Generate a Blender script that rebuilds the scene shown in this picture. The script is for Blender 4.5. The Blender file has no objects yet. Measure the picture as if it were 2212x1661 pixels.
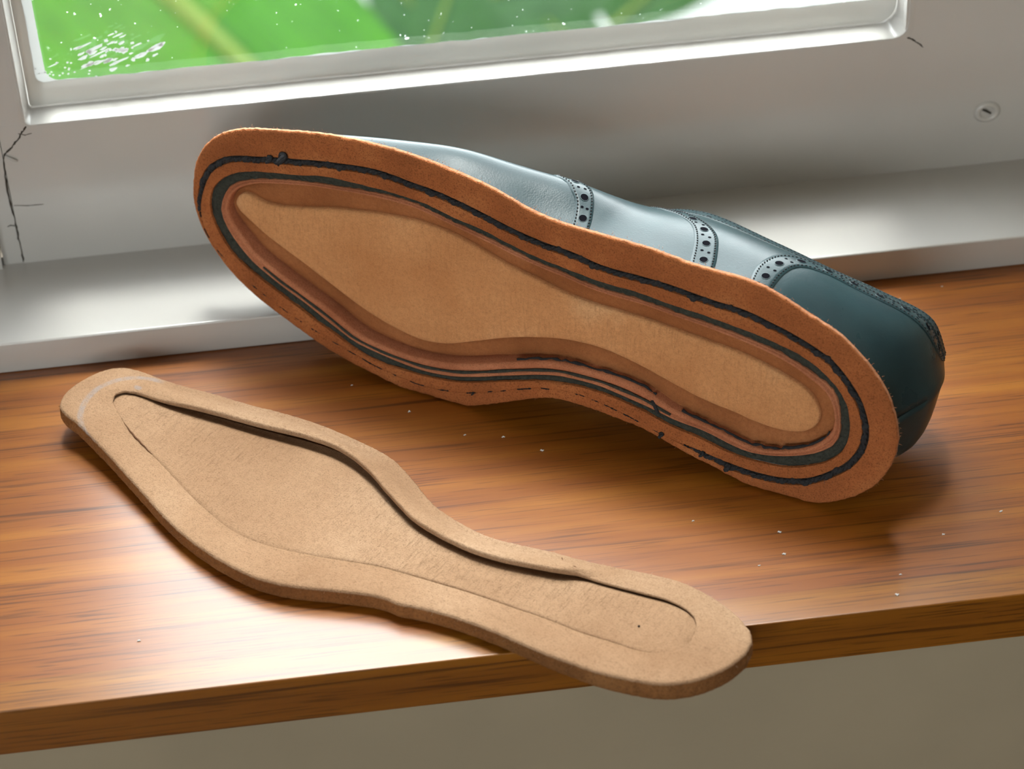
# Welted shoe lying on its side with a loose leather insole on a wooden window board.
# All modelling is done in centimetres and scaled to metres when a mesh is linked.
import bpy, math, random
import numpy as np
from mathutils import Matrix, Vector
random.seed(4); RNG = np.random.default_rng(7)
S = 0.01
sc = bpy.context.scene
COL = sc.collection

# ------------------------------------------------------------------ camera
CAM_R=[[0.9920103, -0.1183344, -0.0437328], [0.1072761, 0.608816, 0.7860247], [0.0663886, 0.7844361, -0.6166462]]
CAM_H=58.8347
cam_d = bpy.data.cameras.new('camera'); cam = bpy.data.objects.new('camera', cam_d); COL.objects.link(cam)
_r,_u,_f = [Vector(a) for a in CAM_R]
cam.matrix_world = Matrix(((_r.x,_u.x,-_f.x,0),(_r.y,_u.y,-_f.y,0),(_r.z,_u.z,-_f.z,CAM_H*S),(0,0,0,1)))
cam_d.sensor_fit='HORIZONTAL'; cam_d.sensor_width=36.0; cam_d.lens=5600/2212*36.0
cam_d.clip_start=.02; cam_d.clip_end=100
cam_d.dof.use_dof=True; cam_d.dof.focus_distance=.905; cam_d.dof.aperture_fstop=12.0
sc.camera=cam

# ------------------------------------------------------------------ sky, light, exposure
world=bpy.data.worlds.new('sky'); sc.world=world; world.use_nodes=True
bg=world.node_tree.nodes['Background']; bg.inputs[0].default_value=(.94,.97,1.0,1); bg.inputs[1].default_value=12.5
sun_d=bpy.data.lights.new('hazy_sun','SUN'); sun_d.energy=3.5; sun_d.angle=math.radians(13); sun_d.color=(1.0,.985,.96)
sun=bpy.data.objects.new('hazy_sun',sun_d); COL.objects.link(sun); sun.rotation_euler=Vector((-.07,-.385,-.92)).to_track_quat('-Z','Y').to_euler()
def portal(name,loc,rot,sx,sy):
    l=bpy.data.lights.new(name,'AREA'); l.shape='RECTANGLE'; l.size=sx; l.size_y=sy; l.cycles.is_portal=True
    o=bpy.data.objects.new(name,l); COL.objects.link(o); o.location=loc; o.rotation_euler=rot
portal('window_portal',(.062,.93,.47),(-math.pi/2,0,0),.42,.86)
portal('rear_fill_portal',(-.70,-2.57,1.10),(math.pi/2,0,0),1.12,.72)
portal('side_fill_portal',(-1.77,-1.75,.62),(0,-math.pi/2,0),.92,1.32)
vs=sc.view_settings; vs.view_transform='Standard'; vs.look='None'; vs.exposure=0.28; vs.gamma=1.0; vs.use_curve_mapping=False
sc.cycles.use_denoising=True
try: sc.cycles.denoiser='OPENIMAGEDENOISE'
except Exception: pass
sc.cycles.max_bounces=10; sc.cycles.diffuse_bounces=6; sc.cycles.glossy_bounces=4; sc.cycles.transparent_max_bounces=12
sc.cycles.sample_clamp_indirect=6.0

# ------------------------------------------------------------------ helpers
def tag(o,label=None,cat=None,group=None,kind=None):
    if label: o['label']=label
    if cat: o['category']=cat
    if group: o['group']=group
    if kind: o['kind']=kind
    return o
def empty(name,mat4=None):
    o=bpy.data.objects.new(name,None); COL.objects.link(o); o.empty_display_size=.02
    if mat4 is not None: o.matrix_world=mat4
    return o
def mesh(name,v,f,mat,parent=None,smooth=True,sharp=None):
    me=bpy.data.meshes.new(name)
    me.from_pydata([tuple(float(c)*S for c in p) for p in v],[],[tuple(int(i) for i in q) for q in f]); me.update()
    if smooth:
        me.polygons.foreach_set('use_smooth',[True]*len(me.polygons))
        if sharp is not None:
            try: me.set_sharp_from_angle(angle=math.radians(sharp))
            except Exception: pass
    me.materials.append(mat)
    o=bpy.data.objects.new(name,me); COL.objects.link(o)
    if parent is not None: o.parent=parent
    return o
class MB:
    def __init__(s): s.v=[]; s.f=[]
    def add(s,v,f):
        k=len(s.v); s.v+= [tuple(p) for p in v]; s.f+=[tuple(i+k for i in q) for q in f]
    def box(s,x0,x1,y0,y1,z0,z1,bev=0):
        if bev<=0:
            v=[(x,y,z) for x in (x0,x1) for y in (y0,y1) for z in (z0,z1)]
            f=[(0,1,3,2),(4,6,7,5),(0,4,5,1),(2,3,7,6),(0,2,6,4),(1,5,7,3)]
            s.add(v,f); return
        # bevelled long box: rounded section in y-z, extruded along x
        sec=[]
        for cy,cz,a0 in ((y0+bev,z0+bev,180),(y1-bev,z0+bev,270),(y1-bev,z1-bev,0),(y0+bev,z1-bev,90)):
            for k in range(6):
                a=math.radians(a0+k*18); sec.append((cy+bev*math.cos(a),cz+bev*math.sin(a)))
        n=len(sec); v=[(x0,)+p for p in sec]+[(x1,)+p for p in sec]
        f=[(i,n+i,n+(i+1)%n,(i+1)%n) for i in range(n)]+[tuple(range(n)),tuple(reversed(range(n,2*n)))]
        s.add(v,f)
    def rings(s,rings,close=True,cap0=False,cap1=False):
        n=len(rings[0]); v=[p for r in rings for p in r]; f=[]
        for k in range(len(rings)-1):
            for i in range(n if close else n-1):
                j=(i+1)%n; f.append((k*n+i,k*n+j,(k+1)*n+j,(k+1)*n+i))
        if cap0: f.append(tuple(reversed(range(n))))
        if cap1: f.append(tuple(range((len(rings)-1)*n,len(rings)*n)))
        s.add(v,f)
    def tube(s,pts,rad,sides=8,close=False,up=(0,0,1)):
        pts=np.asarray(pts,float); n=len(pts); rad=np.broadcast_to(np.asarray(rad,float),(n,))
        if close: tan=np.roll(pts,-1,0)-np.roll(pts,1,0)
        else: tan=np.gradient(pts,axis=0)
        tan/=np.linalg.norm(tan,axis=1)[:,None]+1e-12
        up=np.asarray(up,float); a=np.cross(tan,up); l=np.linalg.norm(a,axis=1)
        a[l<1e-6]=(1,0,0); a/=np.linalg.norm(a,axis=1)[:,None]; b=np.cross(a,tan)
        rg=[]
        for i in range(n):
            rg.append([tuple(pts[i]+rad[i]*(math.cos(t)*a[i]+math.sin(t)*b[i])) for t in np.linspace(0,2*math.pi,sides,endpoint=False)])
        if close: rg.append(rg[0])
        s.rings(rg,True,not close,not close)
    def build(s,name,mat,parent=None,smooth=True,sharp=None): return mesh(name,s.v,s.f,mat,parent,smooth,sharp)

# ---- node material helpers (object coordinates are metres, so 1 cm features need scale ~100)
class NT:
    def __init__(s,name):
        s.m=bpy.data.materials.new(name); s.m.use_nodes=True; s.t=s.m.node_tree; s.t.nodes.clear()
        s.out=s.n('ShaderNodeOutputMaterial'); s.tc=s.n('ShaderNodeTexCoord')
    def n(s,ty,**k):
        x=s.t.nodes.new(ty)
        for a,b in k.items(): setattr(x,a,b)
        return x
    def l(s,a,b): s.t.links.new(a,b)
    def put(s,node,key,val):
        if isinstance(val,bpy.types.NodeSocket): s.l(val,node.inputs[key])
        else: node.inputs[key].default_value=val
    def coord(s,scale=(1,1,1),rot=(0,0,0),loc=(0,0,0)):
        mp=s.n('ShaderNodeMapping'); s.l(s.tc.outputs['Object'],mp.inputs[0]); mp.inputs['Scale'].default_value=scale
        mp.inputs['Rotation'].default_value=rot; mp.inputs['Location'].default_value=loc; return mp.outputs[0]
    def noise(s,scale,detail=4,rough=.55,vec=None,dist=0):
        x=s.n('ShaderNodeTexNoise'); s.l(vec if vec is not None else s.tc.outputs['Object'],x.inputs['Vector'])
        x.inputs['Scale'].default_value=scale; x.inputs['Detail'].default_value=detail; x.inputs['Roughness'].default_value=rough
        x.inputs['Distortion'].default_value=dist; return x.outputs['Fac']
    def ramp(s,fac,stops,interp='LINEAR'):
        r=s.n('ShaderNodeValToRGB'); s.l(fac,r.inputs[0]); cr=r.color_ramp; cr.interpolation=interp
        while len(cr.elements)<len(stops): cr.elements.new(.5)
        for e_,(p,c) in zip(cr.elements,stops):
            e_.position=p; e_.color=(c,c,c,1) if isinstance(c,(int,float)) else tuple(c)+(1,)
        return r.outputs[0]
    def mix(s,fac,a,b,mode='MIX'):
        x=s.n('ShaderNodeMix'); x.data_type='RGBA'; x.blend_type=mode
        s.put(x,0,fac)
        for k,v in ((6,a),(7,b)):
            s.put(x,k,v if isinstance(v,bpy.types.NodeSocket) else (tuple(v)+(1,) if len(v)==3 else v))
        return x.outputs[2]
    def math(s,op,a,b=0.0,clamp=False):
        x=s.n('ShaderNodeMath',operation=op); x.use_clamp=clamp; s.put(x,0,a); s.put(x,1,b); return x.outputs[0]
    def bump(s,h,strength=.5,dist=.0005,prev=None):
        b=s.n('ShaderNodeBump'); b.inputs['Strength'].default_value=strength; b.inputs['Distance'].default_value=dist
        s.l(h,b.inputs['Height']); 
        if prev is not None: s.l(prev,b.inputs['Normal'])
        return b.outputs[0]
    def bsdf(s,**k):
        b=s.n('ShaderNodeBsdfPrincipled')
        for a,v in k.items():
            key=a.replace('_',' ')
            if key in b.inputs:
                if isinstance(v,tuple) and len(v)==3 and key not in('Normal',): v=v+(1,)
                s.put(b,key,v)
        s.l(b.outputs[0],s.out.inputs[0]); return b
# ------------------------------------------------------------------ materials
def srgb(r,g,b):
    f=lambda c:(c/255/12.92 if c/255<=.04045 else ((c/255+.055)/1.055)**2.4)
    return (f(r),f(g),f(b))
def m_paint(name,col,rough=.3,dirt=.12,bumpd=.0003):
    t=NT(name); n1=t.noise(22,3,.4); n2=t.noise(5,2)
    c=t.mix(t.ramp(n1,[(.35,0),(.75,dirt)]),col,tuple(x*.72 for x in col))
    w=t.noise(60,3,.5,t.coord((.12,1,1)))
    b=t.bump(w,.25,bumpd); b=t.bump(t.noise(450,3),.12,.0002,b)
    t.bsdf(Base_Color=c,Roughness=t.ramp(n2,[(.3,rough*.92),(.7,rough*1.1)]),Normal=b,Specular_IOR_Level=.75); return t.m
def m_wood(name,dark,mid,light,rough=.22,seed=0.0):
    t=NT(name); ro=(0,0,math.radians(.6))
    v0=t.coord((.7,8,8),ro,(seed,seed*.7,seed)); v1=t.coord((1.3,36,36),ro,(seed,seed*.7,seed)); v2=t.coord((3.0,190,190),ro,(seed,0,0)); v3=t.coord((11,480,480),ro,(0,seed,0))
    big=t.noise(3.0,3,.5,v0,.3); band=t.noise(3.0,3,.5,v1,.25); med=t.noise(3.0,3,.5,v2,.25); pores=t.noise(3.0,2,.5,v3)
    c=t.ramp(t.math('ADD',t.math('MULTIPLY',big,.5),t.math('MULTIPLY',band,.5)),[(.34,dark),(.50,mid),(.66,light)])
    zone=t.ramp(band,[(.40,1),(.60,.2)])
    c=t.mix(t.math('MULTIPLY',t.ramp(med,[(.35,.75),(.44,0)]),zone),c,tuple(x*.38 for x in dark))
    c=t.mix(t.math('MULTIPLY',t.ramp(pores,[(.34,.8),(.42,0)]),t.ramp(big,[(.4,1),(.6,.35)])),c,tuple(x*.34 for x in dark))
    b=t.bump(pores,.10,.0002)
    t.bsdf(Base_Color=c,Roughness=.45,Normal=b,Specular_IOR_Level=.1,Coat_Weight=1.0,Coat_Roughness=rough,Coat_IOR=1.55,Coat_Normal=t.bump(t.noise(14,3),.06,.002)); return t.m
def m_suede(name,c0,c1,c2,fine=1.0,blotch=26,ribs=0,rough=.85,marks=None,pits=.5):
    """rough flesh-side leather: soft blotches, fibre pits, fine relief; ribs = fine cross grain"""
    t=NT(name)
    n1=t.noise(blotch,5,.55); n2=t.noise(1250*fine,3,.6); n3=t.noise(3200*fine,2,.6); n4=t.noise(420*fine,3,.6)
    c=t.ramp(n1,[(.30,c0),(.52,c1),(.74,c2)])
    c=t.mix(t.ramp(n4,[(.35,.28),(.6,0)]),c,tuple(x*.75 for x in c0))
    c=t.mix(t.ramp(n2,[(.32,pits),(.50,0)]),c,tuple(x*.45 for x in c0))
    c=t.mix(t.ramp(n3,[(.55,0),(.8,.30)]),c,tuple(min(1,x*1.3) for x in c2))
    b=t.bump(n4,.25,.0008); b=t.bump(n2,.6,.0007,b); b=t.bump(n3,.35,.0003,b)
    if ribs:
        rb=t.noise(1.0,3,.6,t.coord((1100,150,150)),.3); m=t.noise(14,2)
        rr=t.math('MULTIPLY',t.ramp(rb,[(.33,1),(.48,0)]),t.ramp(m,[(.36,0),(.56,ribs)]))
        c=t.mix(t.math('MULTIPLY',rr,.45),c,tuple(x*.5 for x in c0)); b=t.bump(t.math('SUBTRACT',1.0,rr),.4,.0004,b)
    for mk in (marks or []):
        c=mk(t,c)
    t.bsdf(Base_Color=c,Roughness=rough,Normal=b,Specular_IOR_Level=.12,Sheen_Weight=.25,Sheen_Roughness=.5,Sheen_Tint=tuple(c2)); return t.m
def m_plain(name,col,rough=.5,bscale=0,bstr=.3,bd=.0003,var=.3,spec=.4):
    t=NT(name); c=t.mix(t.ramp(t.noise(bscale or 80,4),[(.35,0),(.7,var)]),col,tuple(x*.5 for x in col))
    k=dict(Base_Color=c,Roughness=rough,Specular_IOR_Level=spec)
    if bscale: k['Normal']=t.bump(t.noise(bscale,4,.7),bstr,bd)
    t.bsdf(**k); return t.m
def m_calf(name,col,rough=.34):
    t=NT(name); n=t.noise(60,4)
    c=t.mix(t.ramp(n,[(.3,0),(.75,.6)]),col,(col[0]*1.3,col[1]*1.6,col[2]*1.55))
    v=t.n('ShaderNodeTexVoronoi'); t.l(t.tc.outputs['Object'],v.inputs['Vector']); v.inputs['Scale'].default_value=1500
    b=t.bump(v.outputs['Distance'],.10,.0002); b=t.bump(t.noise(110,4),.10,.0006,b)
    t.bsdf(Base_Color=c,Roughness=t.ramp(t.noise(90,3),[(.3,rough*.9),(.7,rough*1.15)]),Normal=b,Specular_IOR_Level=.14); return t.m
def m_glass():
    t=NT('window_glass')
    tr=t.n('ShaderNodeBsdfTransparent'); tr.inputs[0].default_value=(.96,.98,.97,1)
    gl=t.n('ShaderNodeBsdfGlossy'); gl.inputs['Roughness'].default_value=.02
    lw=t.n('ShaderNodeLayerWeight'); fr=t.n('ShaderNodeMath',operation='MULTIPLY_ADD'); t.l(t.math('POWER',lw.outputs['Facing'],5.0),fr.inputs[0]); fr.inputs[1].default_value=.96; fr.inputs[2].default_value=.04
    mx=t.n('ShaderNodeMixShader'); t.l(fr.outputs[0],mx.inputs[0]); t.l(tr.outputs[0],mx.inputs[1]); t.l(gl.outputs[0],mx.inputs[2])
    # film of grime and old paint smears: thin scattering layer
    df=t.n('ShaderNodeBsdfTranslucent'); df.inputs[0].default_value=(.85,.9,.88,1)
    speck=t.ramp(t.noise(330,2,.5),[(.70,0),(.75,1)])
    film=t.ramp(t.noise(30,4),[(.35,.0),(.8,.003)])
    sp=t.math('MULTIPLY',speck,t.ramp(t.noise(26,3),[(.42,0),(.6,.55)]))
    fac=t.math('MAXIMUM',film,sp)
    m2=t.n('ShaderNodeMixShader'); t.l(fac,m2.inputs[0]); t.l(mx.outputs[0],m2.inputs[1]); t.l(df.outputs[0],m2.inputs[2])
    t.l(m2.outputs[0],t.out.inputs[0]); return t.m
def m_leaf(name,col,col2,gl=.45):
    t=NT(name); vein=t.noise(1.0,2,.5,t.coord((4,90,1)))
    c=t.ramp(t.noise(12,3),[(.3,col),(.7,col2)]); c=t.mix(t.ramp(vein,[(.4,.25),(.55,0)]),c,tuple(x*1.5 for x in col2))
    b=t.n('ShaderNodeBsdfPrincipled'); t.put(b,'Base Color',c); b.inputs['Roughness'].default_value=gl; b.inputs['Specular IOR Level'].default_value=.10
    tl=t.n('ShaderNodeBsdfTranslucent'); t.put(tl,0,c); mx=t.n('ShaderNodeMixShader'); mx.inputs[0].default_value=.35
    t.l(b.outputs[0],mx.inputs[1]); t.l(tl.outputs[0],mx.inputs[2]); t.l(mx.outputs[0],t.out.inputs[0]); return t.m
M_PAINT=m_paint('white_gloss_paint',(.45,.435,.41),.19)
M_WALL=m_paint('cream_wall_paint',(.33,.27,.18),.6,.3,.0012)
M_ROOM=m_paint('cream_room_paint',(.42,.36,.29),.7)
M_CEIL=m_paint('white_ceiling_paint',(.60,.57,.53),.8)
M_FLOOR=m_wood('floor_wood',srgb(80,45,22),srgb(100,60,32),srgb(120,75,42),.4,3.0)
M_WOOD=m_wood('teak_veneer',srgb(114,58,10),srgb(136,76,16),srgb(158,98,26),.28)
M_LIP=m_wood('lipping_wood',srgb(112,62,10),srgb(136,82,16),srgb(158,104,28),.28,1.7)
M_CRACK=m_plain('crack_shadow',(.035,.028,.02),.9)
M_PUTTY=m_paint('old_putty_paint',(.62,.61,.57),.45,.5,.002)
M_GLASS=m_glass()
M_WELT=m_suede('red_brown_welt_suede',srgb(142,82,46),srgb(166,98,56),srgb(190,124,76),1.35,34,0,.85,None,.72)
M_WELTEDGE=m_suede('pale_welt_edge',srgb(150,98,68),srgb(168,114,82),srgb(186,134,100))
M_CHAN=m_suede('brown_channel_leather',srgb(140,86,50),srgb(160,102,62),srgb(178,118,76),1.5,40,0,.75,None,.25)
M_RIB=m_suede('pinkish_rib_leather',srgb(166,102,70),srgb(186,120,86),srgb(204,138,102),1.6,40)
M_PANEL=m_suede('tan_panel_suede',srgb(188,126,78),srgb(212,154,104),srgb(236,192,144),1.4,13,.55,.85,None,.3)
M_FELT=m_plain('dark_green_felt_edge',(.052,.056,.043),.85,900,1.0,.0012,.85)
M_THREAD=m_plain('waxed_black_thread',(.040,.040,.043),.7,1400,1.0,.0008,.4,.15)
M_FUZZ=m_plain('grey_thread_fuzz',(.10,.10,.10),.8,0,.3,.0003,.3,.1)
M_GROOVE=m_plain('dark_stitch_groove',(.030,.020,.015),.9,500,.6)
M_CALF=m_calf('dark_green_calf',(.016,.030,.034),.30)
M_CALFEDGE=m_plain('pale_cut_leather_edge',(.16,.18,.16),.6,600)
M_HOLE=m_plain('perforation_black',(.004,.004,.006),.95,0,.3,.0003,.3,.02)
M_LINING=m_plain('tan_lining_leather',srgb(150,110,75),.6,300)
def m_fleck():
    t=NT('thin_paint_film'); a=t.n('ShaderNodeBsdfDiffuse'); a.inputs[0].default_value=(.55,.56,.55,1); b=t.n('ShaderNodeBsdfTranslucent'); b.inputs[0].default_value=(.07,.075,.075,1)
    ad=t.n('ShaderNodeAddShader'); t.l(a.outputs[0],ad.inputs[0]); t.l(b.outputs[0],ad.inputs[1]); t.l(ad.outputs[0],t.out.inputs[0]); return t.m
M_FLECK=m_fleck()
M_LEAF=m_leaf('bright_leaf',(.011,.050,.0012),(.017,.068,.002))
M_LEAFD=m_leaf('dark_leaf',(.006,.024,.004),(.010,.034,.006))
M_RIBLEAF=m_leaf('leaf_midrib',(.048,.080,.011),(.058,.09,.014),.5)
M_PAVE=m_paint('pale_paving',(.036,.041,.034),.8,.4,.004)
M_DUST=m_plain('white_lint',(.7,.7,.68),.9)
def stain(cx,cy,rx,ry,col,amt,thr=.5):
    def f(t,c):
        mp=t.coord((1/(rx*S),1/(ry*S),0),(0,0,0),(-cx/rx,-cy/ry,0)); ln=t.n('ShaderNodeVectorMath',operation='LENGTH'); t.l(mp,ln.inputs[0])
        d=t.math('ADD',ln.outputs['Value'],t.math('MULTIPLY',t.noise(260,4,.7),.9)); return t.mix(t.math('MULTIPLY',t.ramp(d,[(.55+thr*.5,1),(.75+thr*.5,0)]),amt),c,col)
    return f
def arc_stain(cx,cy,r,wd,col,amt,ymin):
    def f(t,c):
        mp=t.coord((100,100,0),(0,0,0),(-cx,-cy,0)); ln=t.n('ShaderNodeVectorMath',operation='LENGTH'); t.l(mp,ln.inputs[0])
        d=t.math('ABSOLUTE',t.math('SUBTRACT',ln.outputs['Value'],r)); m=t.ramp(t.math('DIVIDE',d,wd*2),[(.25,1),(.5,0)])
        sp=t.n('ShaderNodeSeparateXYZ'); t.l(mp,sp.inputs[0]); gx=t.ramp(t.math('MULTIPLY',sp.outputs[0],1.0,True),[(.25,0),(.6,1)])
        m=t.math('MULTIPLY',t.math('MULTIPLY',m,gx),t.ramp(t.noise(300,4,.7),[(.35,.3),(.6,1)])); return t.mix(t.math('MULTIPLY',m,amt),c,col)
    return f
_ic=(srgb(142,108,80),srgb(160,127,98),srgb(178,147,118))
M_INS=m_suede('tan_insole_suede',*_ic,1.5,16,.0,.9,[arc_stain(24.6,-.2,2.0,.14,(.27,.27,.28),.5,0),stain(25.4,-1.3,.5,.3,(.26,.25,.26),.5,.2)])
M_INSE=m_suede('shaded_insole_edge_suede',srgb(112,72,40),srgb(134,90,52),srgb(156,110,68),.9,30)  # darker than the top: shade on the insole's side put into its colour
M_INSP=m_suede('tan_insole_centre_suede',*_ic,1.5,12,.8,.9,[stain(25.2,.2,.35,.35,(.45,.43,.42),.5,.2)])
M_INSD=m_plain('insole_cut_shadow',srgb(96,62,36),.9,500)
# ------------------------------------------------------------------ measured outlines (cm): shoe contours in (length, width), insole outlines
C0 = [(25.38,5.42),(25.35,5.88),(25.27,6.34),(25.17,6.80),(25.01,7.23),(24.77,7.64),(24.48,7.99),(24.13,8.30),(23.74,8.56),(23.32,8.77),(22.89,8.95),(22.45,9.08),(21.99,9.19),(21.54,9.28),(21.08,9.38),(20.63,9.48),(20.17,9.57),(19.71,9.64),(19.25,9.70),(18.78,9.75),(18.32,9.78),(17.85,9.81),(17.39,9.82),(16.92,9.82),(16.46,9.81),(15.99,9.78),(15.53,9.74),(15.06,9.69),(14.60,9.62),(14.14,9.54),(13.69,9.46),(13.23,9.36),(12.78,9.26),(12.33,9.13),(11.89,8.97),(11.45,8.81),(11.00,8.69),(10.55,8.59),(10.09,8.52),(9.62,8.48),(9.16,8.46),(8.69,8.44),(8.23,8.42),(7.76,8.40),(7.30,8.38),(6.83,8.35),(6.37,8.32),(5.90,8.25),(5.44,8.18),(4.98,8.14),(4.51,8.12),(4.05,8.11),(3.58,8.11),(3.12,8.08),(2.66,8.00),(2.21,7.88),(1.77,7.73),(1.34,7.55),(0.91,7.36),(0.48,7.18),(0.05,7.01),(-0.37,6.80),(-0.74,6.52),(-1.09,6.22),(-1.44,5.90),(-1.75,5.55),(-2.02,5.18),(-2.24,4.77),(-2.40,4.33),(-2.53,3.88),(-2.59,3.42),(-2.57,2.96),(-2.49,2.50),(-2.34,2.06),(-2.13,1.64),(-1.87,1.25),(-1.55,0.92),(-1.19,0.62),(-0.81,0.36),(-0.39,0.15),(0.05,-0.01),(0.50,-0.12),(0.96,-0.17),(1.43,-0.16),(1.89,-0.13),(2.36,-0.08),(2.82,-0.01),(3.27,0.11),(3.72,0.24),(4.17,0.36),(4.62,0.47),(5.07,0.58),(5.51,0.72),(5.96,0.87),(6.40,1.02),(6.85,1.12),(7.31,1.19),(7.78,1.24),(8.24,1.29),(8.70,1.33),(9.17,1.35),(9.63,1.37),(10.10,1.34),(10.55,1.23),(10.99,1.06),(11.42,0.88),(11.84,0.70),(12.27,0.51),(12.70,0.33),(13.13,0.15),(13.57,0.01),(14.03,-0.09),(14.49,-0.15),(14.96,-0.17),(15.42,-0.14),(15.88,-0.08),(16.34,-0.00),(16.80,0.09),(17.26,0.19),(17.71,0.29),(18.16,0.40),(18.62,0.51),(19.07,0.63),(19.51,0.76),(19.95,0.91),(20.39,1.08),(20.82,1.26),(21.25,1.44),(21.68,1.61),(22.11,1.79),(22.54,1.98),(22.94,2.20),(23.34,2.45),(23.72,2.72),(24.08,3.01),(24.39,3.36),(24.70,3.71),(24.96,4.09),(25.15,4.52),(25.30,4.96)]
ST = [(25.09,5.17),(25.03,5.60),(24.91,6.01),(24.76,6.41),(24.55,6.79),(24.25,7.10),(23.91,7.36),(23.54,7.57),(23.14,7.72),(22.72,7.82),(22.30,7.91),(21.88,8.01),(21.46,8.11),(21.04,8.20),(20.62,8.27),(20.19,8.35),(19.77,8.44),(19.35,8.51),(18.92,8.57),(18.50,8.62),(18.07,8.68),(17.64,8.72),(17.21,8.74),(16.78,8.73),(16.36,8.68),(15.93,8.61),(15.51,8.56),(15.08,8.52),(14.65,8.46),(14.23,8.38),(13.81,8.28),(13.39,8.18),(12.98,8.07),(12.56,7.95),(12.15,7.83),(11.74,7.72),(11.32,7.63),(10.89,7.55),(10.47,7.48),(10.04,7.44),(9.61,7.40),(9.19,7.33),(8.77,7.22),(8.35,7.15),(7.92,7.12),(7.49,7.11),(7.06,7.11),(6.63,7.10),(6.20,7.08),(5.77,7.05),(5.35,7.00),(4.92,6.95),(4.49,6.90),(4.06,6.86),(3.64,6.84),(3.21,6.82),(2.78,6.74),(2.37,6.63),(1.95,6.52),(1.54,6.41),(1.13,6.27),(0.73,6.12),(0.34,5.95),(-0.04,5.75),(-0.37,5.47),(-0.66,5.15),(-0.93,4.82),(-1.16,4.45),(-1.32,4.06),(-1.44,3.64),(-1.48,3.21),(-1.42,2.79),(-1.28,2.38),(-1.07,2.01),(-0.79,1.68),(-0.47,1.40),(-0.13,1.13),(0.22,0.89),(0.61,0.71),(1.02,0.58),(1.44,0.50),(1.87,0.46),(2.30,0.45),(2.73,0.46),(3.16,0.50),(3.58,0.56),(4.00,0.66),(4.42,0.76),(4.84,0.85),(5.26,0.94),(5.68,1.03),(6.10,1.13),(6.51,1.25),(6.93,1.37),(7.34,1.48),(7.76,1.59),(8.18,1.68),(8.60,1.75),(9.03,1.79),(9.46,1.80),(9.89,1.77),(10.31,1.71),(10.73,1.61),(11.14,1.48),(11.54,1.33),(11.94,1.18),(12.34,1.02),(12.74,0.86),(13.15,0.71),(13.56,0.58),(13.98,0.49),(14.40,0.42),(14.83,0.38),(15.26,0.36),(15.69,0.37),(16.11,0.42),(16.54,0.48),(16.96,0.54),(17.38,0.63),(17.80,0.74),(18.21,0.86),(18.63,0.98),(19.04,1.10),(19.45,1.23),(19.86,1.36),(20.27,1.49),(20.68,1.63),(21.08,1.78),(21.48,1.94),(21.87,2.10),(22.27,2.27),(22.66,2.45),(23.04,2.65),(23.42,2.86),(23.79,3.08),(24.13,3.33),(24.45,3.63),(24.72,3.96),(24.93,4.33),(25.05,4.75)]
C3 = [(24.59,5.33),(24.53,5.73),(24.39,6.11),(24.14,6.43),(23.84,6.70),(23.50,6.93),(23.14,7.11),(22.76,7.26),(22.38,7.38),(21.98,7.47),(21.58,7.55),(21.18,7.62),(20.78,7.70),(20.39,7.79),(19.99,7.90),(19.60,7.98),(19.19,8.04),(18.79,8.07),(18.38,8.09),(17.98,8.10),(17.57,8.11),(17.16,8.11),(16.76,8.12),(16.35,8.11),(15.94,8.09),(15.54,8.05),(15.14,7.98),(14.74,7.88),(14.35,7.77),(13.96,7.68),(13.56,7.59),(13.16,7.51),(12.77,7.42),(12.37,7.31),(11.98,7.21),(11.59,7.11),(11.19,7.01),(10.79,6.93),(10.39,6.86),(9.99,6.81),(9.59,6.74),(9.19,6.67),(8.79,6.60),(8.38,6.58),(7.98,6.57),(7.57,6.56),(7.16,6.55),(6.76,6.52),(6.35,6.47),(5.95,6.43),(5.55,6.39),(5.14,6.36),(4.73,6.33),(4.33,6.29),(3.93,6.25),(3.52,6.20),(3.12,6.14),(2.72,6.08),(2.32,6.02),(1.92,5.95),(1.52,5.87),(1.13,5.75),(0.75,5.59),(0.39,5.41),(0.06,5.18),(-0.25,4.91),(-0.51,4.60),(-0.71,4.25),(-0.82,3.86),(-0.89,3.46),(-0.89,3.05),(-0.82,2.65),(-0.66,2.28),(-0.41,1.95),(-0.11,1.69),(0.24,1.48),(0.60,1.30),(0.99,1.16),(1.38,1.07),(1.79,1.02),(2.19,1.00),(2.60,0.99),(3.00,1.01),(3.41,1.06),(3.81,1.14),(4.20,1.24),(4.60,1.33),(5.00,1.39),(5.40,1.45),(5.80,1.54),(6.19,1.65),(6.57,1.78),(6.97,1.88),(7.37,1.96),(7.77,2.02),(8.17,2.07),(8.58,2.09),(8.98,2.10),(9.39,2.08),(9.79,2.04),(10.20,1.98),(10.59,1.90),(10.99,1.81),(11.38,1.70),(11.77,1.58),(12.16,1.46),(12.54,1.33),(12.93,1.20),(13.32,1.08),(13.71,0.97),(14.11,0.88),(14.51,0.82),(14.91,0.78),(15.32,0.76),(15.72,0.75),(16.13,0.76),(16.54,0.77),(16.94,0.78),(17.35,0.83),(17.74,0.91),(18.13,1.03),(18.52,1.17),(18.89,1.34),(19.26,1.50),(19.63,1.66),(20.01,1.81),(20.38,1.97),(20.75,2.14),(21.13,2.30),(21.50,2.47),(21.87,2.63),(22.24,2.79),(22.61,2.96),(22.98,3.13),(23.33,3.34),(23.66,3.58),(23.94,3.87),(24.18,4.20),(24.39,4.55),(24.54,4.93)]
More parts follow.
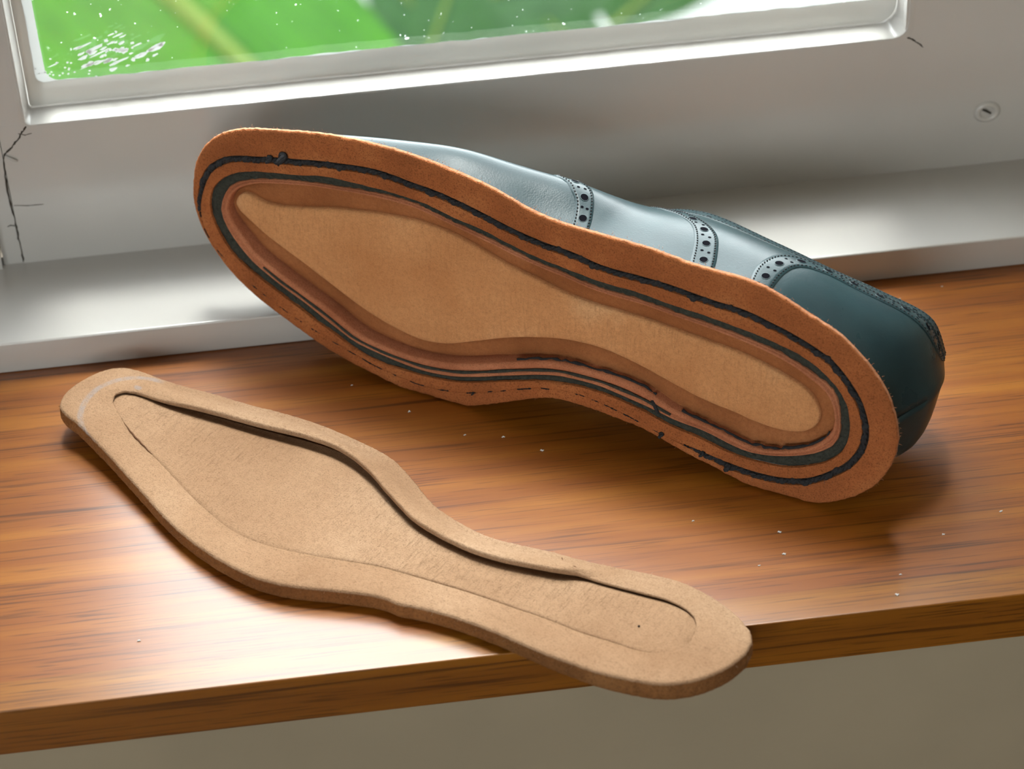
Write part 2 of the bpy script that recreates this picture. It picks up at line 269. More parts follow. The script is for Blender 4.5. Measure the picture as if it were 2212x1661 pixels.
C4 = [(24.12,5.30),(24.03,5.68),(23.87,6.03),(23.66,6.36),(23.36,6.60),(23.01,6.79),(22.65,6.94),(22.28,7.06),(21.91,7.17),(21.53,7.27),(21.15,7.35),(20.77,7.43),(20.38,7.50),(20.00,7.56),(19.61,7.62),(19.23,7.67),(18.84,7.71),(18.45,7.75),(18.07,7.79),(17.68,7.83),(17.29,7.86),(16.90,7.87),(16.51,7.88),(16.12,7.87),(15.73,7.84),(15.34,7.78),(14.96,7.69),(14.59,7.59),(14.21,7.49),(13.83,7.41),(13.45,7.33),(13.07,7.24),(12.69,7.15),(12.31,7.05),(11.94,6.95),(11.56,6.86),(11.18,6.77),(10.80,6.69),(10.41,6.62),(10.03,6.56),(9.64,6.50),(9.26,6.41),(8.88,6.34),(8.49,6.29),(8.10,6.27),(7.71,6.26),(7.32,6.25),(6.94,6.23),(6.55,6.19),(6.16,6.15),(5.77,6.10),(5.38,6.06),(5.00,6.02),(4.61,5.99),(4.22,5.95),(3.83,5.91),(3.45,5.86),(3.06,5.80),(2.68,5.74),(2.29,5.66),(1.91,5.58),(1.54,5.48),(1.17,5.34),(0.82,5.18),(0.46,5.02),(0.11,4.85),(-0.20,4.62),(-0.37,4.27),(-0.47,3.89),(-0.52,3.51),(-0.54,3.12),(-0.48,2.73),(-0.30,2.39),(-0.01,2.13),(0.31,1.91),(0.66,1.74),(1.02,1.59),(1.39,1.47),(1.77,1.37),(2.15,1.30),(2.54,1.26),(2.93,1.27),(3.31,1.34),(3.69,1.44),(4.07,1.55),(4.45,1.63),(4.83,1.67),(5.22,1.70),(5.61,1.76),(5.99,1.85),(6.37,1.94),(6.75,2.02),(7.13,2.09),(7.51,2.16),(7.90,2.23),(8.28,2.29),(8.67,2.32),(9.06,2.32),(9.45,2.31),(9.84,2.29),(10.23,2.23),(10.61,2.14),(10.98,2.04),(11.35,1.92),(11.72,1.80),(12.10,1.68),(12.47,1.56),(12.83,1.43),(13.20,1.31),(13.58,1.20),(13.95,1.10),(14.34,1.02),(14.72,0.97),(15.11,0.94),(15.50,0.93),(15.89,0.95),(16.28,0.99),(16.66,1.04),(17.05,1.10),(17.43,1.16),(17.82,1.23),(18.20,1.31),(18.57,1.44),(18.92,1.61),(19.27,1.78),(19.62,1.95),(19.96,2.13),(20.31,2.31),(20.67,2.47),(21.03,2.62),(21.39,2.77),(21.74,2.93),(22.10,3.10),(22.44,3.27),(22.78,3.47),(23.09,3.71),(23.37,3.97),(23.64,4.26),(23.87,4.57),(24.05,4.92)]
C5 = [(23.80,5.47),(23.71,5.84),(23.52,6.16),(23.25,6.42),(22.93,6.63),(22.59,6.80),(22.24,6.93),(21.87,7.03),(21.51,7.12),(21.14,7.21),(20.77,7.28),(20.40,7.36),(20.02,7.42),(19.65,7.48),(19.27,7.52),(18.90,7.56),(18.52,7.60),(18.14,7.64),(17.77,7.67),(17.39,7.70),(17.01,7.71),(16.63,7.72),(16.25,7.71),(15.88,7.68),(15.50,7.64),(15.13,7.57),(14.76,7.48),(14.39,7.39),(14.03,7.30),(13.66,7.22),(13.29,7.14),(12.92,7.06),(12.55,6.97),(12.18,6.87),(11.82,6.77),(11.45,6.68),(11.08,6.60),(10.71,6.52),(10.34,6.46),(9.96,6.40),(9.59,6.34),(9.22,6.26),(8.85,6.19),(8.47,6.14),(8.09,6.12),(7.72,6.11),(7.34,6.10),(6.96,6.08),(6.58,6.05),(6.21,6.01),(5.83,5.96),(5.45,5.92),(5.08,5.89),(4.70,5.85),(4.33,5.81),(3.95,5.77),(3.57,5.72),(3.20,5.67),(2.83,5.60),(2.45,5.53),(2.08,5.45),(1.72,5.35),(1.36,5.22),(1.02,5.06),(0.69,4.88),(0.35,4.70),(0.05,4.48),(-0.17,4.17),(-0.29,3.82),(-0.35,3.44),(-0.31,3.07),(-0.16,2.73),(0.08,2.43),(0.36,2.18),(0.68,1.98),(1.03,1.82),(1.38,1.68),(1.74,1.57),(2.11,1.49),(2.49,1.47),(2.86,1.51),(3.23,1.60),(3.60,1.70),(3.96,1.79),(4.33,1.87),(4.71,1.94),(5.08,2.02),(5.44,2.12),(5.80,2.25),(6.14,2.41),(6.48,2.57),(6.84,2.68),(7.21,2.76),(7.59,2.81),(7.96,2.83),(8.34,2.84),(8.72,2.84),(9.10,2.85),(9.48,2.84),(9.86,2.82),(10.23,2.77),(10.60,2.69),(10.97,2.59),(11.33,2.48),(11.69,2.37),(12.05,2.25),(12.41,2.12),(12.76,2.00),(13.12,1.87),(13.48,1.76),(13.85,1.67),(14.22,1.58),(14.59,1.52),(14.97,1.47),(15.34,1.44),(15.72,1.43),(16.10,1.43),(16.48,1.45),(16.85,1.49),(17.23,1.54),(17.60,1.60),(17.97,1.69),(18.32,1.83),(18.66,2.01),(18.98,2.21),(19.31,2.39),(19.65,2.55),(20.00,2.69),(20.35,2.83),(20.70,2.98),(21.05,3.12),(21.40,3.27),(21.75,3.43),(22.09,3.58),(22.43,3.75),(22.74,3.97),(23.00,4.24),(23.26,4.52),(23.53,4.79),(23.74,5.10)]
C6 = [(23.64,5.56),(23.50,5.88),(23.23,6.11),(22.88,6.12),(22.54,6.02),(22.19,5.97),(21.83,5.98),(21.48,6.02),(21.13,6.08),(20.78,6.16),(20.44,6.24),(20.09,6.33),(19.75,6.42),(19.40,6.51),(19.06,6.59),(18.71,6.65),(18.36,6.71),(18.00,6.76),(17.65,6.81),(17.30,6.85),(16.94,6.88),(16.59,6.91),(16.23,6.93),(15.88,6.95),(15.52,6.94),(15.17,6.91),(14.82,6.87),(14.47,6.81),(14.12,6.73),(13.78,6.63),(13.44,6.53),(13.10,6.41),(12.77,6.29),(12.43,6.17),(12.09,6.06),(11.75,5.97),(11.40,5.90),(11.05,5.82),(10.71,5.73),(10.37,5.64),(10.02,5.55),(9.67,5.49),(9.32,5.44),(8.97,5.40),(8.61,5.37),(8.26,5.36),(7.90,5.36),(7.54,5.34),(7.19,5.32),(6.84,5.29),(6.48,5.26),(6.13,5.23),(5.77,5.20),(5.42,5.16),(5.06,5.12),(4.71,5.08),(4.36,5.04),(4.01,5.00),(3.65,4.96),(3.30,4.91),(2.95,4.84),(2.61,4.76),(2.26,4.66),(1.92,4.57),(1.58,4.46),(1.25,4.34),(0.92,4.19),(0.64,3.98),(0.43,3.70),(0.30,3.37),(0.33,3.01),(0.51,2.71),(0.79,2.49),(1.12,2.36),(1.46,2.29),(1.82,2.27),(2.17,2.28),(2.53,2.32),(2.88,2.37),(3.22,2.46),(3.57,2.52),(3.93,2.57),(4.28,2.62),(4.63,2.69),(4.97,2.77),(5.31,2.88),(5.65,2.98),(5.99,3.09),(6.33,3.19),(6.67,3.30),(7.01,3.40),(7.36,3.48),(7.71,3.56),(8.06,3.63),(8.41,3.68),(8.76,3.71),(9.12,3.71),(9.47,3.70),(9.83,3.66),(10.18,3.61),(10.53,3.54),(10.87,3.46),(11.22,3.37),(11.56,3.27),(11.90,3.16),(12.23,3.05),(12.57,2.93),(12.90,2.80),(13.23,2.67),(13.56,2.54),(13.89,2.41),(14.22,2.28),(14.56,2.17),(14.91,2.09),(15.26,2.03),(15.62,2.02),(15.97,2.05),(16.32,2.12),(16.66,2.20),(17.01,2.29),(17.35,2.40),(17.68,2.52),(18.01,2.65),(18.34,2.79),(18.66,2.94),(18.98,3.09),(19.30,3.25),(19.62,3.41),(19.94,3.56),(20.26,3.71),(20.59,3.86),(20.91,4.00),(21.24,4.14),(21.57,4.28),(21.90,4.42),(22.22,4.56),(22.54,4.73),(22.84,4.91),(23.15,5.09),(23.45,5.28)]
SEAM = [(18.95,2.00),(17.95,1.58),(16.64,1.29),(15.34,1.19),(14.36,1.26),(12.76,1.72),(11.49,2.08),(10.26,2.45),(9.34,2.43),(8.11,2.45),(6.89,2.34),(5.98,1.99)]
INS_U=(-0.77715,0.62932); INS_O=(11.6658,58.4919)
IN0 = [(27.40,0.21),(27.39,-0.26),(27.30,-0.72),(27.18,-1.17),(26.98,-1.59),(26.66,-1.93),(26.24,-2.13),(25.78,-2.22),(25.31,-2.27),(24.85,-2.33),(24.39,-2.42),(23.93,-2.52),(23.47,-2.63),(23.01,-2.73),(22.55,-2.80),(22.08,-2.86),(21.62,-2.93),(21.16,-3.02),(20.70,-3.11),(20.24,-3.18),(19.77,-3.23),(19.30,-3.27),(18.83,-3.29),(18.36,-3.28),(17.90,-3.27),(17.43,-3.24),(16.96,-3.21),(16.49,-3.17),(16.03,-3.11),(15.57,-3.03),(15.12,-2.89),(14.70,-2.68),(14.28,-2.47),(13.87,-2.25),(13.46,-2.01),(13.06,-1.77),(12.63,-1.59),(12.18,-1.45),(11.72,-1.34),(11.26,-1.26),(10.80,-1.19),(10.33,-1.16),(9.86,-1.18),(9.40,-1.26),(8.94,-1.35),(8.48,-1.44),(8.02,-1.54),(7.56,-1.61),(7.09,-1.67),(6.63,-1.74),(6.17,-1.83),(5.71,-1.93),(5.25,-2.04),(4.80,-2.16),(4.34,-2.26),(3.88,-2.34),(3.41,-2.38),(2.94,-2.37),(2.48,-2.30),(2.02,-2.20),(1.57,-2.07),(1.13,-1.90),(0.72,-1.68),(0.33,-1.42),(0.08,-1.03),(0.00,-0.57),(0.06,-0.10),(0.19,0.35),(0.39,0.77),(0.64,1.17),(0.95,1.52),(1.30,1.83),(1.70,2.07),(2.15,2.23),(2.60,2.35),(3.05,2.46),(3.51,2.55),(3.98,2.61),(4.45,2.64),(4.92,2.66),(5.38,2.68),(5.85,2.68),(6.32,2.66),(6.79,2.65),(7.26,2.63),(7.73,2.63),(8.20,2.64),(8.67,2.67),(9.13,2.71),(9.60,2.77),(10.06,2.85),(10.52,2.96),(10.97,3.08),(11.43,3.07),(11.89,3.13),(12.34,3.27),(12.78,3.43),(13.22,3.59),(13.66,3.76),(14.09,3.94),(14.53,4.10),(14.98,4.23),(15.44,4.32),(15.91,4.37),(16.38,4.37),(16.84,4.33),(17.31,4.28),(17.77,4.21),(18.24,4.12),(18.69,4.02),(19.15,3.90),(19.60,3.76),(20.04,3.61),(20.48,3.44),(20.91,3.27),(21.34,3.08),(21.77,2.90),(22.21,2.72),(22.64,2.54),(23.08,2.37),(23.51,2.20),(23.95,2.03),(24.39,1.86),(24.83,1.71),(25.28,1.55),(25.72,1.41),(26.17,1.27),(26.63,1.21),(27.07,1.06),(27.32,0.67)]
IN1 = [(25.93,-0.61),(25.72,-0.94),(25.36,-1.09),(24.97,-1.15),(24.57,-1.18),(24.18,-1.23),(23.78,-1.30),(23.39,-1.38),(23.00,-1.46),(22.61,-1.54),(22.22,-1.62),(21.83,-1.70),(21.44,-1.76),(21.05,-1.82),(20.65,-1.88),(20.26,-1.94),(19.87,-2.01),(19.47,-2.07),(19.08,-2.13),(18.69,-2.19),(18.29,-2.23),(17.89,-2.26),(17.50,-2.27),(17.10,-2.24),(16.71,-2.17),(16.32,-2.07),(15.95,-1.94),(15.58,-1.79),(15.22,-1.62),(14.86,-1.43),(14.52,-1.24),(14.16,-1.06),(13.81,-0.88),(13.45,-0.71),(13.09,-0.54),(12.71,-0.40),(12.33,-0.29),(11.94,-0.21),(11.55,-0.14),(11.16,-0.09),(10.76,-0.06),(10.36,-0.03),(9.96,-0.03),(9.57,-0.06),(9.17,-0.11),(8.78,-0.18),(8.39,-0.26),(8.00,-0.35),(7.62,-0.45),(7.23,-0.55),(6.85,-0.68),(6.51,-0.88),(6.13,-0.97),(5.73,-1.01),(5.34,-1.06),(4.94,-1.12),(4.55,-1.18),(4.15,-1.24),(3.76,-1.31),(3.37,-1.37),(2.97,-1.36),(2.58,-1.29),(2.22,-1.13),(1.95,-0.84),(1.80,-0.47),(1.74,-0.08),(1.80,0.31),(2.03,0.63),(2.35,0.86),(2.71,1.03),(3.10,1.11),(3.50,1.13),(3.89,1.15),(4.29,1.19),(4.68,1.24),(5.08,1.27),(5.48,1.28),(5.88,1.27),(6.27,1.27),(6.67,1.28),(7.07,1.31),(7.47,1.34),(7.86,1.36),(8.26,1.38),(8.66,1.40),(9.06,1.43),(9.45,1.46),(9.85,1.51),(10.24,1.56),(10.64,1.60),(11.03,1.65),(11.43,1.70),(11.82,1.75),(12.22,1.80),(12.61,1.87),(13.00,1.97),(13.38,2.09),(13.76,2.20),(14.14,2.32),(14.52,2.44),(14.90,2.54),(15.29,2.64),(15.68,2.73),(16.07,2.80),(16.46,2.87),(16.86,2.90),(17.26,2.91),(17.65,2.90),(18.05,2.85),(18.44,2.76),(18.82,2.65),(19.20,2.52),(19.57,2.39),(19.95,2.26),(20.32,2.12),(20.69,1.97),(21.06,1.82),(21.43,1.67),(21.79,1.51),(22.16,1.36),(22.53,1.22),(22.91,1.09),(23.28,0.95),(23.65,0.81),(24.03,0.67),(24.39,0.51),(24.74,0.33),(25.09,0.13),(25.44,-0.06),(25.78,-0.27)]

SO=[15.9286, 66.2323, 0.155];SE=[-0.834897, 0.550394, -0.003676];SW=[0.05448, 0.089283, 0.994515];SN=[-0.547704, -0.830117, 0.104528]
# brogue bands as paths on the upper: (station from toe 0 to heel 16, height fraction from welt 0 to topline 1)
BANDS=[
 ('toe_cap_band',[(8.72,.02),(8.55,.14),(8.32,.27),(8.1,.34),(7.9,.41),(7.62,.48),(7.35,.62),(7.2,.8),(7.15,.995)],[(9.3,.02),(9.15,.13),(8.9,.27),(8.65,.39),(8.42,.46),(8.1,.52),(7.8,.64),(7.65,.8),(7.6,.995)],.98,True,'perforated toe cap band'),
 ('vamp_band',[(11.42,.02),(11.3,.14),(11.13,.34),(10.95,.48),(10.7,.56),(10.35,.64),(9.95,.75),(9.7,.85)],[(11.75,.02),(11.68,.14),(11.57,.27),(11.42,.43),(11.25,.52),(10.95,.62),(10.55,.75),(10.3,.85)],.98,True,'perforated band at the edge of the quarters'),
 ('heel_counter_band',[(12.35,.02),(12.28,.13),(12.22,.26),(12.26,.38),(12.38,.49),(12.65,.57),(13.05,.61),(13.6,.64),(14.15,.67),(14.6,.69),(15.05,.72),(15.5,.80),(15.85,.88)],[(12.72,.02),(12.7,.13),(12.71,.26),(12.8,.40),(12.97,.47),(13.25,.50),(13.55,.52),(14.0,.535),(14.4,.54),(14.75,.55),(15.1,.57),(15.45,.63),(15.7,.72)],.98,False,'perforated band sweeping over the heel counter'),
 ('topline_band',[(9.9,.985),(10.5,.985),(11.2,.985),(12,.985),(13,.985),(14,.985),(15,.985),(15.98,.985)],[(9.75,.86),(10.4,.82),(11.2,.80),(12,.80),(13,.81),(14,.83),(15,.86),(15.98,.90)],1.15,True,'perforated band along the topline'),
]
# ------------------------------------------------------------------ the setting
YF,YB,YS=60.8,78.82,84.0       # front of board, front of painted step, face of the sash
XL,XR=-46.0,33.0               # reveal
def struct(mb,name,mat,label,cat,**k):
    o=mb.build(name,mat,None,k.get('smooth',False)); tag(o,label,cat,kind='structure'); return o
w=MB()
w.box(-160,220,61.0,92,-85,-1.95); w.box(-160,XL,61.0,92,-1.95,91); w.box(XR,220,61.0,92,-1.95,91); w.box(-160,220,61.0,92,91,175)
struct(w,'wall_front',M_WALL,'rough beige painted wall below the wooden board','wall')
w=MB(); w.box(-175,-160,-255,-240,-85,175); w.box(-175,-160,-110,92,-85,175); w.box(-175,-160,-240,-110,-85,17); w.box(-175,-160,-240,-110,107,175); struct(w,'wall_left',M_ROOM,'cream wall with an added fill window on the left of the room','wall')
w=MB(); w.box(220,223,-240,92,-85,175); struct(w,'wall_right',M_ROOM,'cream wall on the right of the room','wall')
w=MB(); w.box(-175,-125,-255,-240,-85,175); w.box(-15,223,-255,-240,-85,175); w.box(-125,-15,-255,-240,-85,75); w.box(-125,-15,-255,-240,145,175)
struct(w,'wall_rear',M_ROOM,'cream rear wall with a wide added fill window','wall')
w=MB(); w.box(-175,223,-255,92,-88,-85); struct(w,'floor',M_FLOOR,'brown wooden floor of the room','floor')
w=MB(); w.box(-175,223,-255,92,175,178); struct(w,'ceiling',M_CEIL,'white ceiling of the room','ceiling')
# unseen left window, added for fill light: frame, bars and panes
rw=tag(empty('fill_window_left',Matrix.Translation((-1.67,-1.75,.17)) @ Matrix.Rotation(math.pi/2,4,'Z')),'white barred window in the left wall','window',kind='structure')
for a in ((-65,-61,0,90),(61,65,0,90),(-61,61,0,3),(-61,61,87,90),(-1.5,1.5,3,87)):
    w=MB(); w.box(a[0],a[1],-3,3,a[2],a[3]); w.build('fill_window_frame',M_PAINT,rw,False)
for a in ((-61,-1.5),(1.5,61)):
    w=MB(); w.box(a[0],a[1],-.2,.2,3,87); w.build('pane',M_GLASS,rw,False)
rw=tag(empty('fill_window_rear',Matrix.Translation((-.70,-2.47,.75))),'wide white window added unseen in the rear wall for fill light','window',kind='structure')  # unseen rear window, added for more frontal fill light
for a in ((-55,-52,0,70),(52,55,0,70),(-52,52,0,3),(-52,52,67,70)):
    w=MB(); w.box(a[0],a[1],-3,3,a[2],a[3]); w.build('fill_window_frame',M_PAINT,rw,False)
w=MB(); w.box(-52,52,-.2,.2,3,67); w.build('pane',M_GLASS,rw,False)
# painted step (window stool) behind the board
w=MB(); w.box(XL,XR,YB,84.6,0,1.36,.09); o=w.build('trim_1',M_PAINT,None,True,40); tag(o,'white painted ledge between the board and the window','ledge',kind='structure')

# the window sash
win=tag(empty('window_1',Matrix.Translation((.062,.84,.0136))),'white painted window sash with chipped glazing bead','window',kind='structure')
WX,WY,WZ=6.2,84.0,1.36
def wbuild(mb,name,mat,smooth=False,sharp=None):
    mb.v=[(x-WX,y-WY,z-WZ) for x,y,z in mb.v]; return mb.build(name,mat,win,smooth,sharp)
w=MB(); w.box(-11.6,23.6,YS,85.8,1.36,7.55); wbuild(w,'bottom_rail',M_PAINT)
w=MB(); w.box(-12.36,-11.63,YS+.02,88,1.36,82); w.box(-11.63,-10.55,YS+.004,88,7.55,82); wbuild(w,'stile',M_PAINT)
w=MB(); w.box(23.6,29,YS+.0005,88,1.36,82); w.box(22.9,23.6,YS+.004,88,7.55,82); wbuild(w,'stile',M_PAINT)
w=MB(); w.box(-12.36,29,YS,88,82,87); wbuild(w,'top_rail',M_PAINT)
w=MB(); w.box(XL,-12.40,YS-.28,90,1.36,91); wbuild(w,'frame_jamb',M_PAINT)
w=MB(); w.box(29.05,XR,YS-.28,90,1.36,91); wbuild(w,'frame_jamb',M_PAINT)
w=MB(); w.box(-12.40,29.05,YS-.28,90,87.05,91); wbuild(w,'frame_head',M_PAINT)
def loop(l,r,b,t,y,rl,rr,wob=0,seed=0):
    """rounded rectangle in the sash plane; returns points with a painted, slightly wavy edge"""
    x0,x1,z0,z1=-10.6+l,23.0-r,7.55+b,82-t; P=[]
    def arc(cx,cz,rad,a0): return [(cx+rad*math.cos(math.radians(a0+k*11.25)),cz+rad*math.sin(math.radians(a0+k*11.25))) for k in range(9)]
    P+=arc(x0+rl,z0+rl,rl,180); n=150
    P+=[(x0+rl+(x1-rr-x0-rl)*k/n,z0) for k in range(1,n)]
    P+=arc(x1-rr,z0+rr,rr,270); m=60
    P+=[(x1,z0+rr+(z1-.1-z0-rr)*k/m) for k in range(1,m)]
    P+=arc(x1-.1,z1-.1,.1,0)
    P+=[(x1-.1-(x1-x0-.2)*k/20,z1) for k in range(1,20)]
    P+=arc(x0+.1,z1-.1,.1,90)
    P+=[(x0,z1-.1-(z1-.1-z0-rl)*k/m) for k in range(1,m)]
    rg=np.random.default_rng(seed); N=len(P); ph=rg.random(14)*6.28; out=[]
    for i,(x,z) in enumerate(P):
        d=sum(math.sin((x*.9+z*.9)*f_*.55+p_)/(1+f_*.35) for f_,p_ in zip(range(1,15),ph))*wob*.35
        cx,cz=6.2,44; nx=-1 if x<x0+.05 else (1 if x>x1-.05 else 0); nz=-1 if z<z0+.05 else (1 if z>z1-.05 else 0)
        out.append((x+nx*d,y,z+nz*d))
    return out
L=[loop(-.22,-.22,-.10,-.2,YS-.012,.3,.5,.01,1),loop(-.02,-.02,-.01,0,YS-.03,.25,.6,.012,2),loop(.03,.03,.02,0,YS+.03,.25,.6,.010,3),
   loop(.17,.20,.10,.2,85.02,.15,.7,.015,4),loop(.20,.24,.16,.2,85.06,.15,.7,.015,4)]
w=MB(); w.rings(L); wbuild(w,'glazing_bead',M_PAINT,True,50)
L=[loop(.20,.24,.14,.2,85.04,.15,.7,.015,4),loop(.26,.30,.35,.3,85.02,.2,.7,.02,5),loop(.42,.48,.75,.5,85.06,.3,.7,.03,6),loop(.55,.62,1.0,.6,85.16,.35,.7,.035,7),loop(.60,.66,1.06,.6,85.19,.35,.7,.04,7)]
w=MB(); w.rings(L); wbuild(w,'putty_fillet',M_PUTTY,True)
# feathered white paint smear where the brush ran on to the glass
L=[loop(.55,.62,1.0,.6,85.17,.35,.7,.035,7),loop(.95,.72,1.06,.75,85.185,.6,.7,.06,9)]
w=MB(); w.rings(L); wbuild(w,'paint_smear',M_FLECK,True)
w=MB(); w.box(-10.6,23.0,85.2,85.5,7.9,82); wbuild(w,'glass_pane',M_GLASS)
# dried paint flecks scraped on to the glass near the corner
w=MB(); rg=np.random.default_rng(12)
for k in range(105):
    if k<55: x,z=-7.0+rg.normal()*1.0,9.55+rg.normal()*.42; lx,lz=abs(rg.normal())*.18+.05,abs(rg.normal())*.04+.028
    elif k<75: x,z=-9.2+rg.normal()*.5,8.75+abs(rg.normal())*.35; lx,lz=.05,.04
    else: x,z=rg.uniform(-9,22),rg.uniform(8.9,12.5); lx,lz=.018+.012*rg.random(),.016
    a=.38; c_,s_=math.cos(a),math.sin(a); pts=[]
    for t in np.linspace(0,2*math.pi,9,endpoint=False):
        q=rg.uniform(.6,1.2); px,pz=lx*q*math.cos(t),lz*q*math.sin(t); pts.append((x+c_*px-s_*pz,85.19,z+s_*px+c_*pz))
    n=len(pts); w.add(pts+[(x,85.165,z)],[(i,(i+1)%n,n) for i in range(n)])
o=wbuild(w,'paint_fleck',M_FLECK); o['kind']='stuff'
# cracked paint at the joints
def crack(pts,wd):
    w=MB(); P=[]; rg=np.random.default_rng(len(pts))
    for a,b in zip(pts[:-1],pts[1:]):
        for k in range(5): t=k/5; P.append((a[0]+(b[0]-a[0])*t+rg.normal()*.015,YS-.004,a[1]+(b[1]-a[1])*t))
    P.append((pts[-1][0],YS-.004,pts[-1][1])); n=len(P)
    r=np.array([wd*(.5+.8*rg.random()) for _ in P]); r[0]*=.3; r[-1]*=.3
    w.tube(P,r,6,up=(0,1,0)); wbuild(w,'paint_crack',M_CRACK,True)
crack([(-10.54,7.52),(-10.72,7.26),(-10.91,6.97),(-11.22,6.64),(-11.53,6.36),(-11.6,6.12),(-11.67,5.19),(-11.68,4.35),(-11.63,3.27),(-11.62,2.73),(-11.6,2.19),(-11.61,1.40)],.032)
crack([(-10.9,7.22),(-10.63,7.1),(-10.39,7.17)],.016); crack([(-11.6,4.05),(-11.04,3.97),(-10.42,3.96)],.014); crack([(-11.65,3.1),(-11.82,3.15),(-11.97,3.1)],.014)
crack([(22.98,7.5),(23.17,7.42),(23.45,7.18),(23.64,7.0)],.028)
# flake of loose paint by the left joint and the painted-over screw on the right
w=MB(); w.tube([(-11.5,83.97,6.3),(-11.3,83.93,6.16),(-11.1,83.96,6.03)],[.03,.06,.04],8); wbuild(w,'paint_flake',M_PAINT,True)
w=MB(); c0=np.array((26.35,83.99,3.78)); rgs=[]
for rad,dy in ((.50,.0),(.44,-.09),(.34,-.13),(.26,-.08),(.22,.02),(.10,.05),(.01,.05)):
    rgs.append([(c0[0]+rad*1.1*math.cos(t),c0[1]+dy,c0[2]+rad*.95*math.sin(t)) for t in np.linspace(0,2*math.pi,28,endpoint=False)])
w.rings(rgs); wbuild(w,'screw_head',M_PAINT,True)
w=MB(); w.tube([(26.12,83.93,3.95),(26.3,83.92,3.86),(26.5,83.93,3.72)],[.03,.05,.03],8); wbuild(w,'screw_recess_shade',M_CRACK,True)  # dark strip standing in for the shade inside the screw's recess

# wooden window board with solid front lipping
bd=tag(empty('window_board',Matrix.Translation((0,.608,0))),'varnished reddish brown wooden board along the window','board')
w=MB(); w.box(XL,XR,62.15,84.6,-1.95,0); w.v=[(x,y-YF,z) for x,y,z in w.v]; w.build('veneered_top',M_WOOD,bd,False)
sec=[(1.352,-1.95),(1.352,0.0)]+[(.05-.05*math.sin(math.radians(k*15)),-.05+.05*math.cos(math.radians(k*15))) for k in range(7)]+[(.05-.05*math.cos(math.radians(k*15)),-1.90-.05*math.sin(math.radians(k*15))) for k in range(7)]
w=MB(); w.rings([[(x,y,z) for y,z in sec] for x in (XL,XR)],True,True,True); w.build('front_lipping',M_LIP,bd,False)
# caulk line under the lipping
w=MB(); P=[(x,60.97,-1.99+.02*math.sin(x*.7)+.015*math.sin(x*2.3)) for x in np.linspace(XL,XR,160)]
w.tube(P,[.035+.02*math.sin(x*1.9)+.012*math.sin(x*5.1) for x in np.linspace(XL,XR,160)],8); o=w.build('trim_2',M_ROOM,None,True)
tag(o,'thin cracked line of paint under the front edge of the board','paint line',kind='structure')
# ------------------------------------------------------------------ curve helpers
def arr(l): return np.array(l,float)
def resamp(q,n,close=False):
    q=np.asarray(q,float); 
    if close: q=np.vstack([q,q[:1]])
    s=np.r_[0,np.cumsum(np.linalg.norm(np.diff(q,axis=0),axis=1))]
    t=np.linspace(0,s[-1],n,endpoint=not close); return np.stack([np.interp(t,s,q[:,k]) for k in range(q.shape[1])],1)
def halves(C,n):
    """closed contour starting at the toe -> n points per half, matched toe/heel"""
    C=arr(C); j=int(np.argmin(C[:,0])); a=C[:j+1]; b=np.vstack([C[j:],C[:1]])
    A=resamp(a,n+1); B=resamp(b,n+1); return np.vstack([A[:-1],B[:-1]])
def smooth_closed(q,k):
    for _ in range(k): q=.25*np.roll(q,1,0)+.5*q+.25*np.roll(q,-1,0)
    return q
def offset(q,d):
    """offset a closed (u,v) loop; positive = outwards"""
    t=np.roll(q,-2,0)-np.roll(q,2,0); t/=np.linalg.norm(t,axis=1)[:,None]+1e-9
    nrm=np.stack([t[:,1],-t[:,0]],1); area=np.sum(q[:,0]*np.roll(q[:,1],-1)-q[:,1]*np.roll(q[:,0],-1))
    if area<0: nrm=-nrm
    return q+nrm*np.asarray(d).reshape(-1,1) if np.ndim(d) else q+nrm*d
def fbm(n,seed,octs=((4,1),(11,.6),(27,.4),(63,.25),(130,.15))):
    rg=np.random.default_rng(seed); x=np.arange(n)/n*2*math.pi; o=np.zeros(n)
    for f_,a in octs: o+=a*np.sin(f_*x+rg.random()*6.28)*(.6+.4*np.sin(max(1,f_//3)*x+rg.random()*6.28))
    return o
def spring(u): x=np.clip((u-16)/9,0,1.2); return .55*x*x
NH=300; NP=2*NH
c0=smooth_closed(halves(C0,NH),3); c0[:,1]=np.maximum(c0[:,1],-.062+.0037*c0[:,0]); stc=smooth_closed(halves(ST,NH),3); c3=halves(C3,NH); c4=halves(C4,NH); c5=halves(C5,NH); c6=smooth_closed(halves(C6,NH),2)
def at(q,h): 
    h=np.broadcast_to(h,(len(q),)); return [(a,b,spring(a)+k) for (a,b),k in zip(q,h)]
shoe=empty('shoe',Matrix(((SE[0],SW[0],-SN[0],SO[0]*S),(SE[1],SW[1],-SN[1],SO[1]*S),(SE[2],SW[2],-SN[2],SO[2]*S),(0,0,0,1))))
tag(shoe,'dark green brogue shoe lying on its side without an outsole, stitched welt showing','shoe')
idx=np.arange(NP); lat=(idx<NH)
# strength of the visible lockstitch: full on the outside and round the heel, faint along the inner waist
full=np.where(lat|(stc[:,0]<4.6),1.0,.28); full=np.convolve(np.r_[full[-12:],full,full[:12]],np.ones(25)/25,'valid')
g=.004+.13*np.clip((full-.28)/.72,0,1)
ragged=fbm(NP,3)
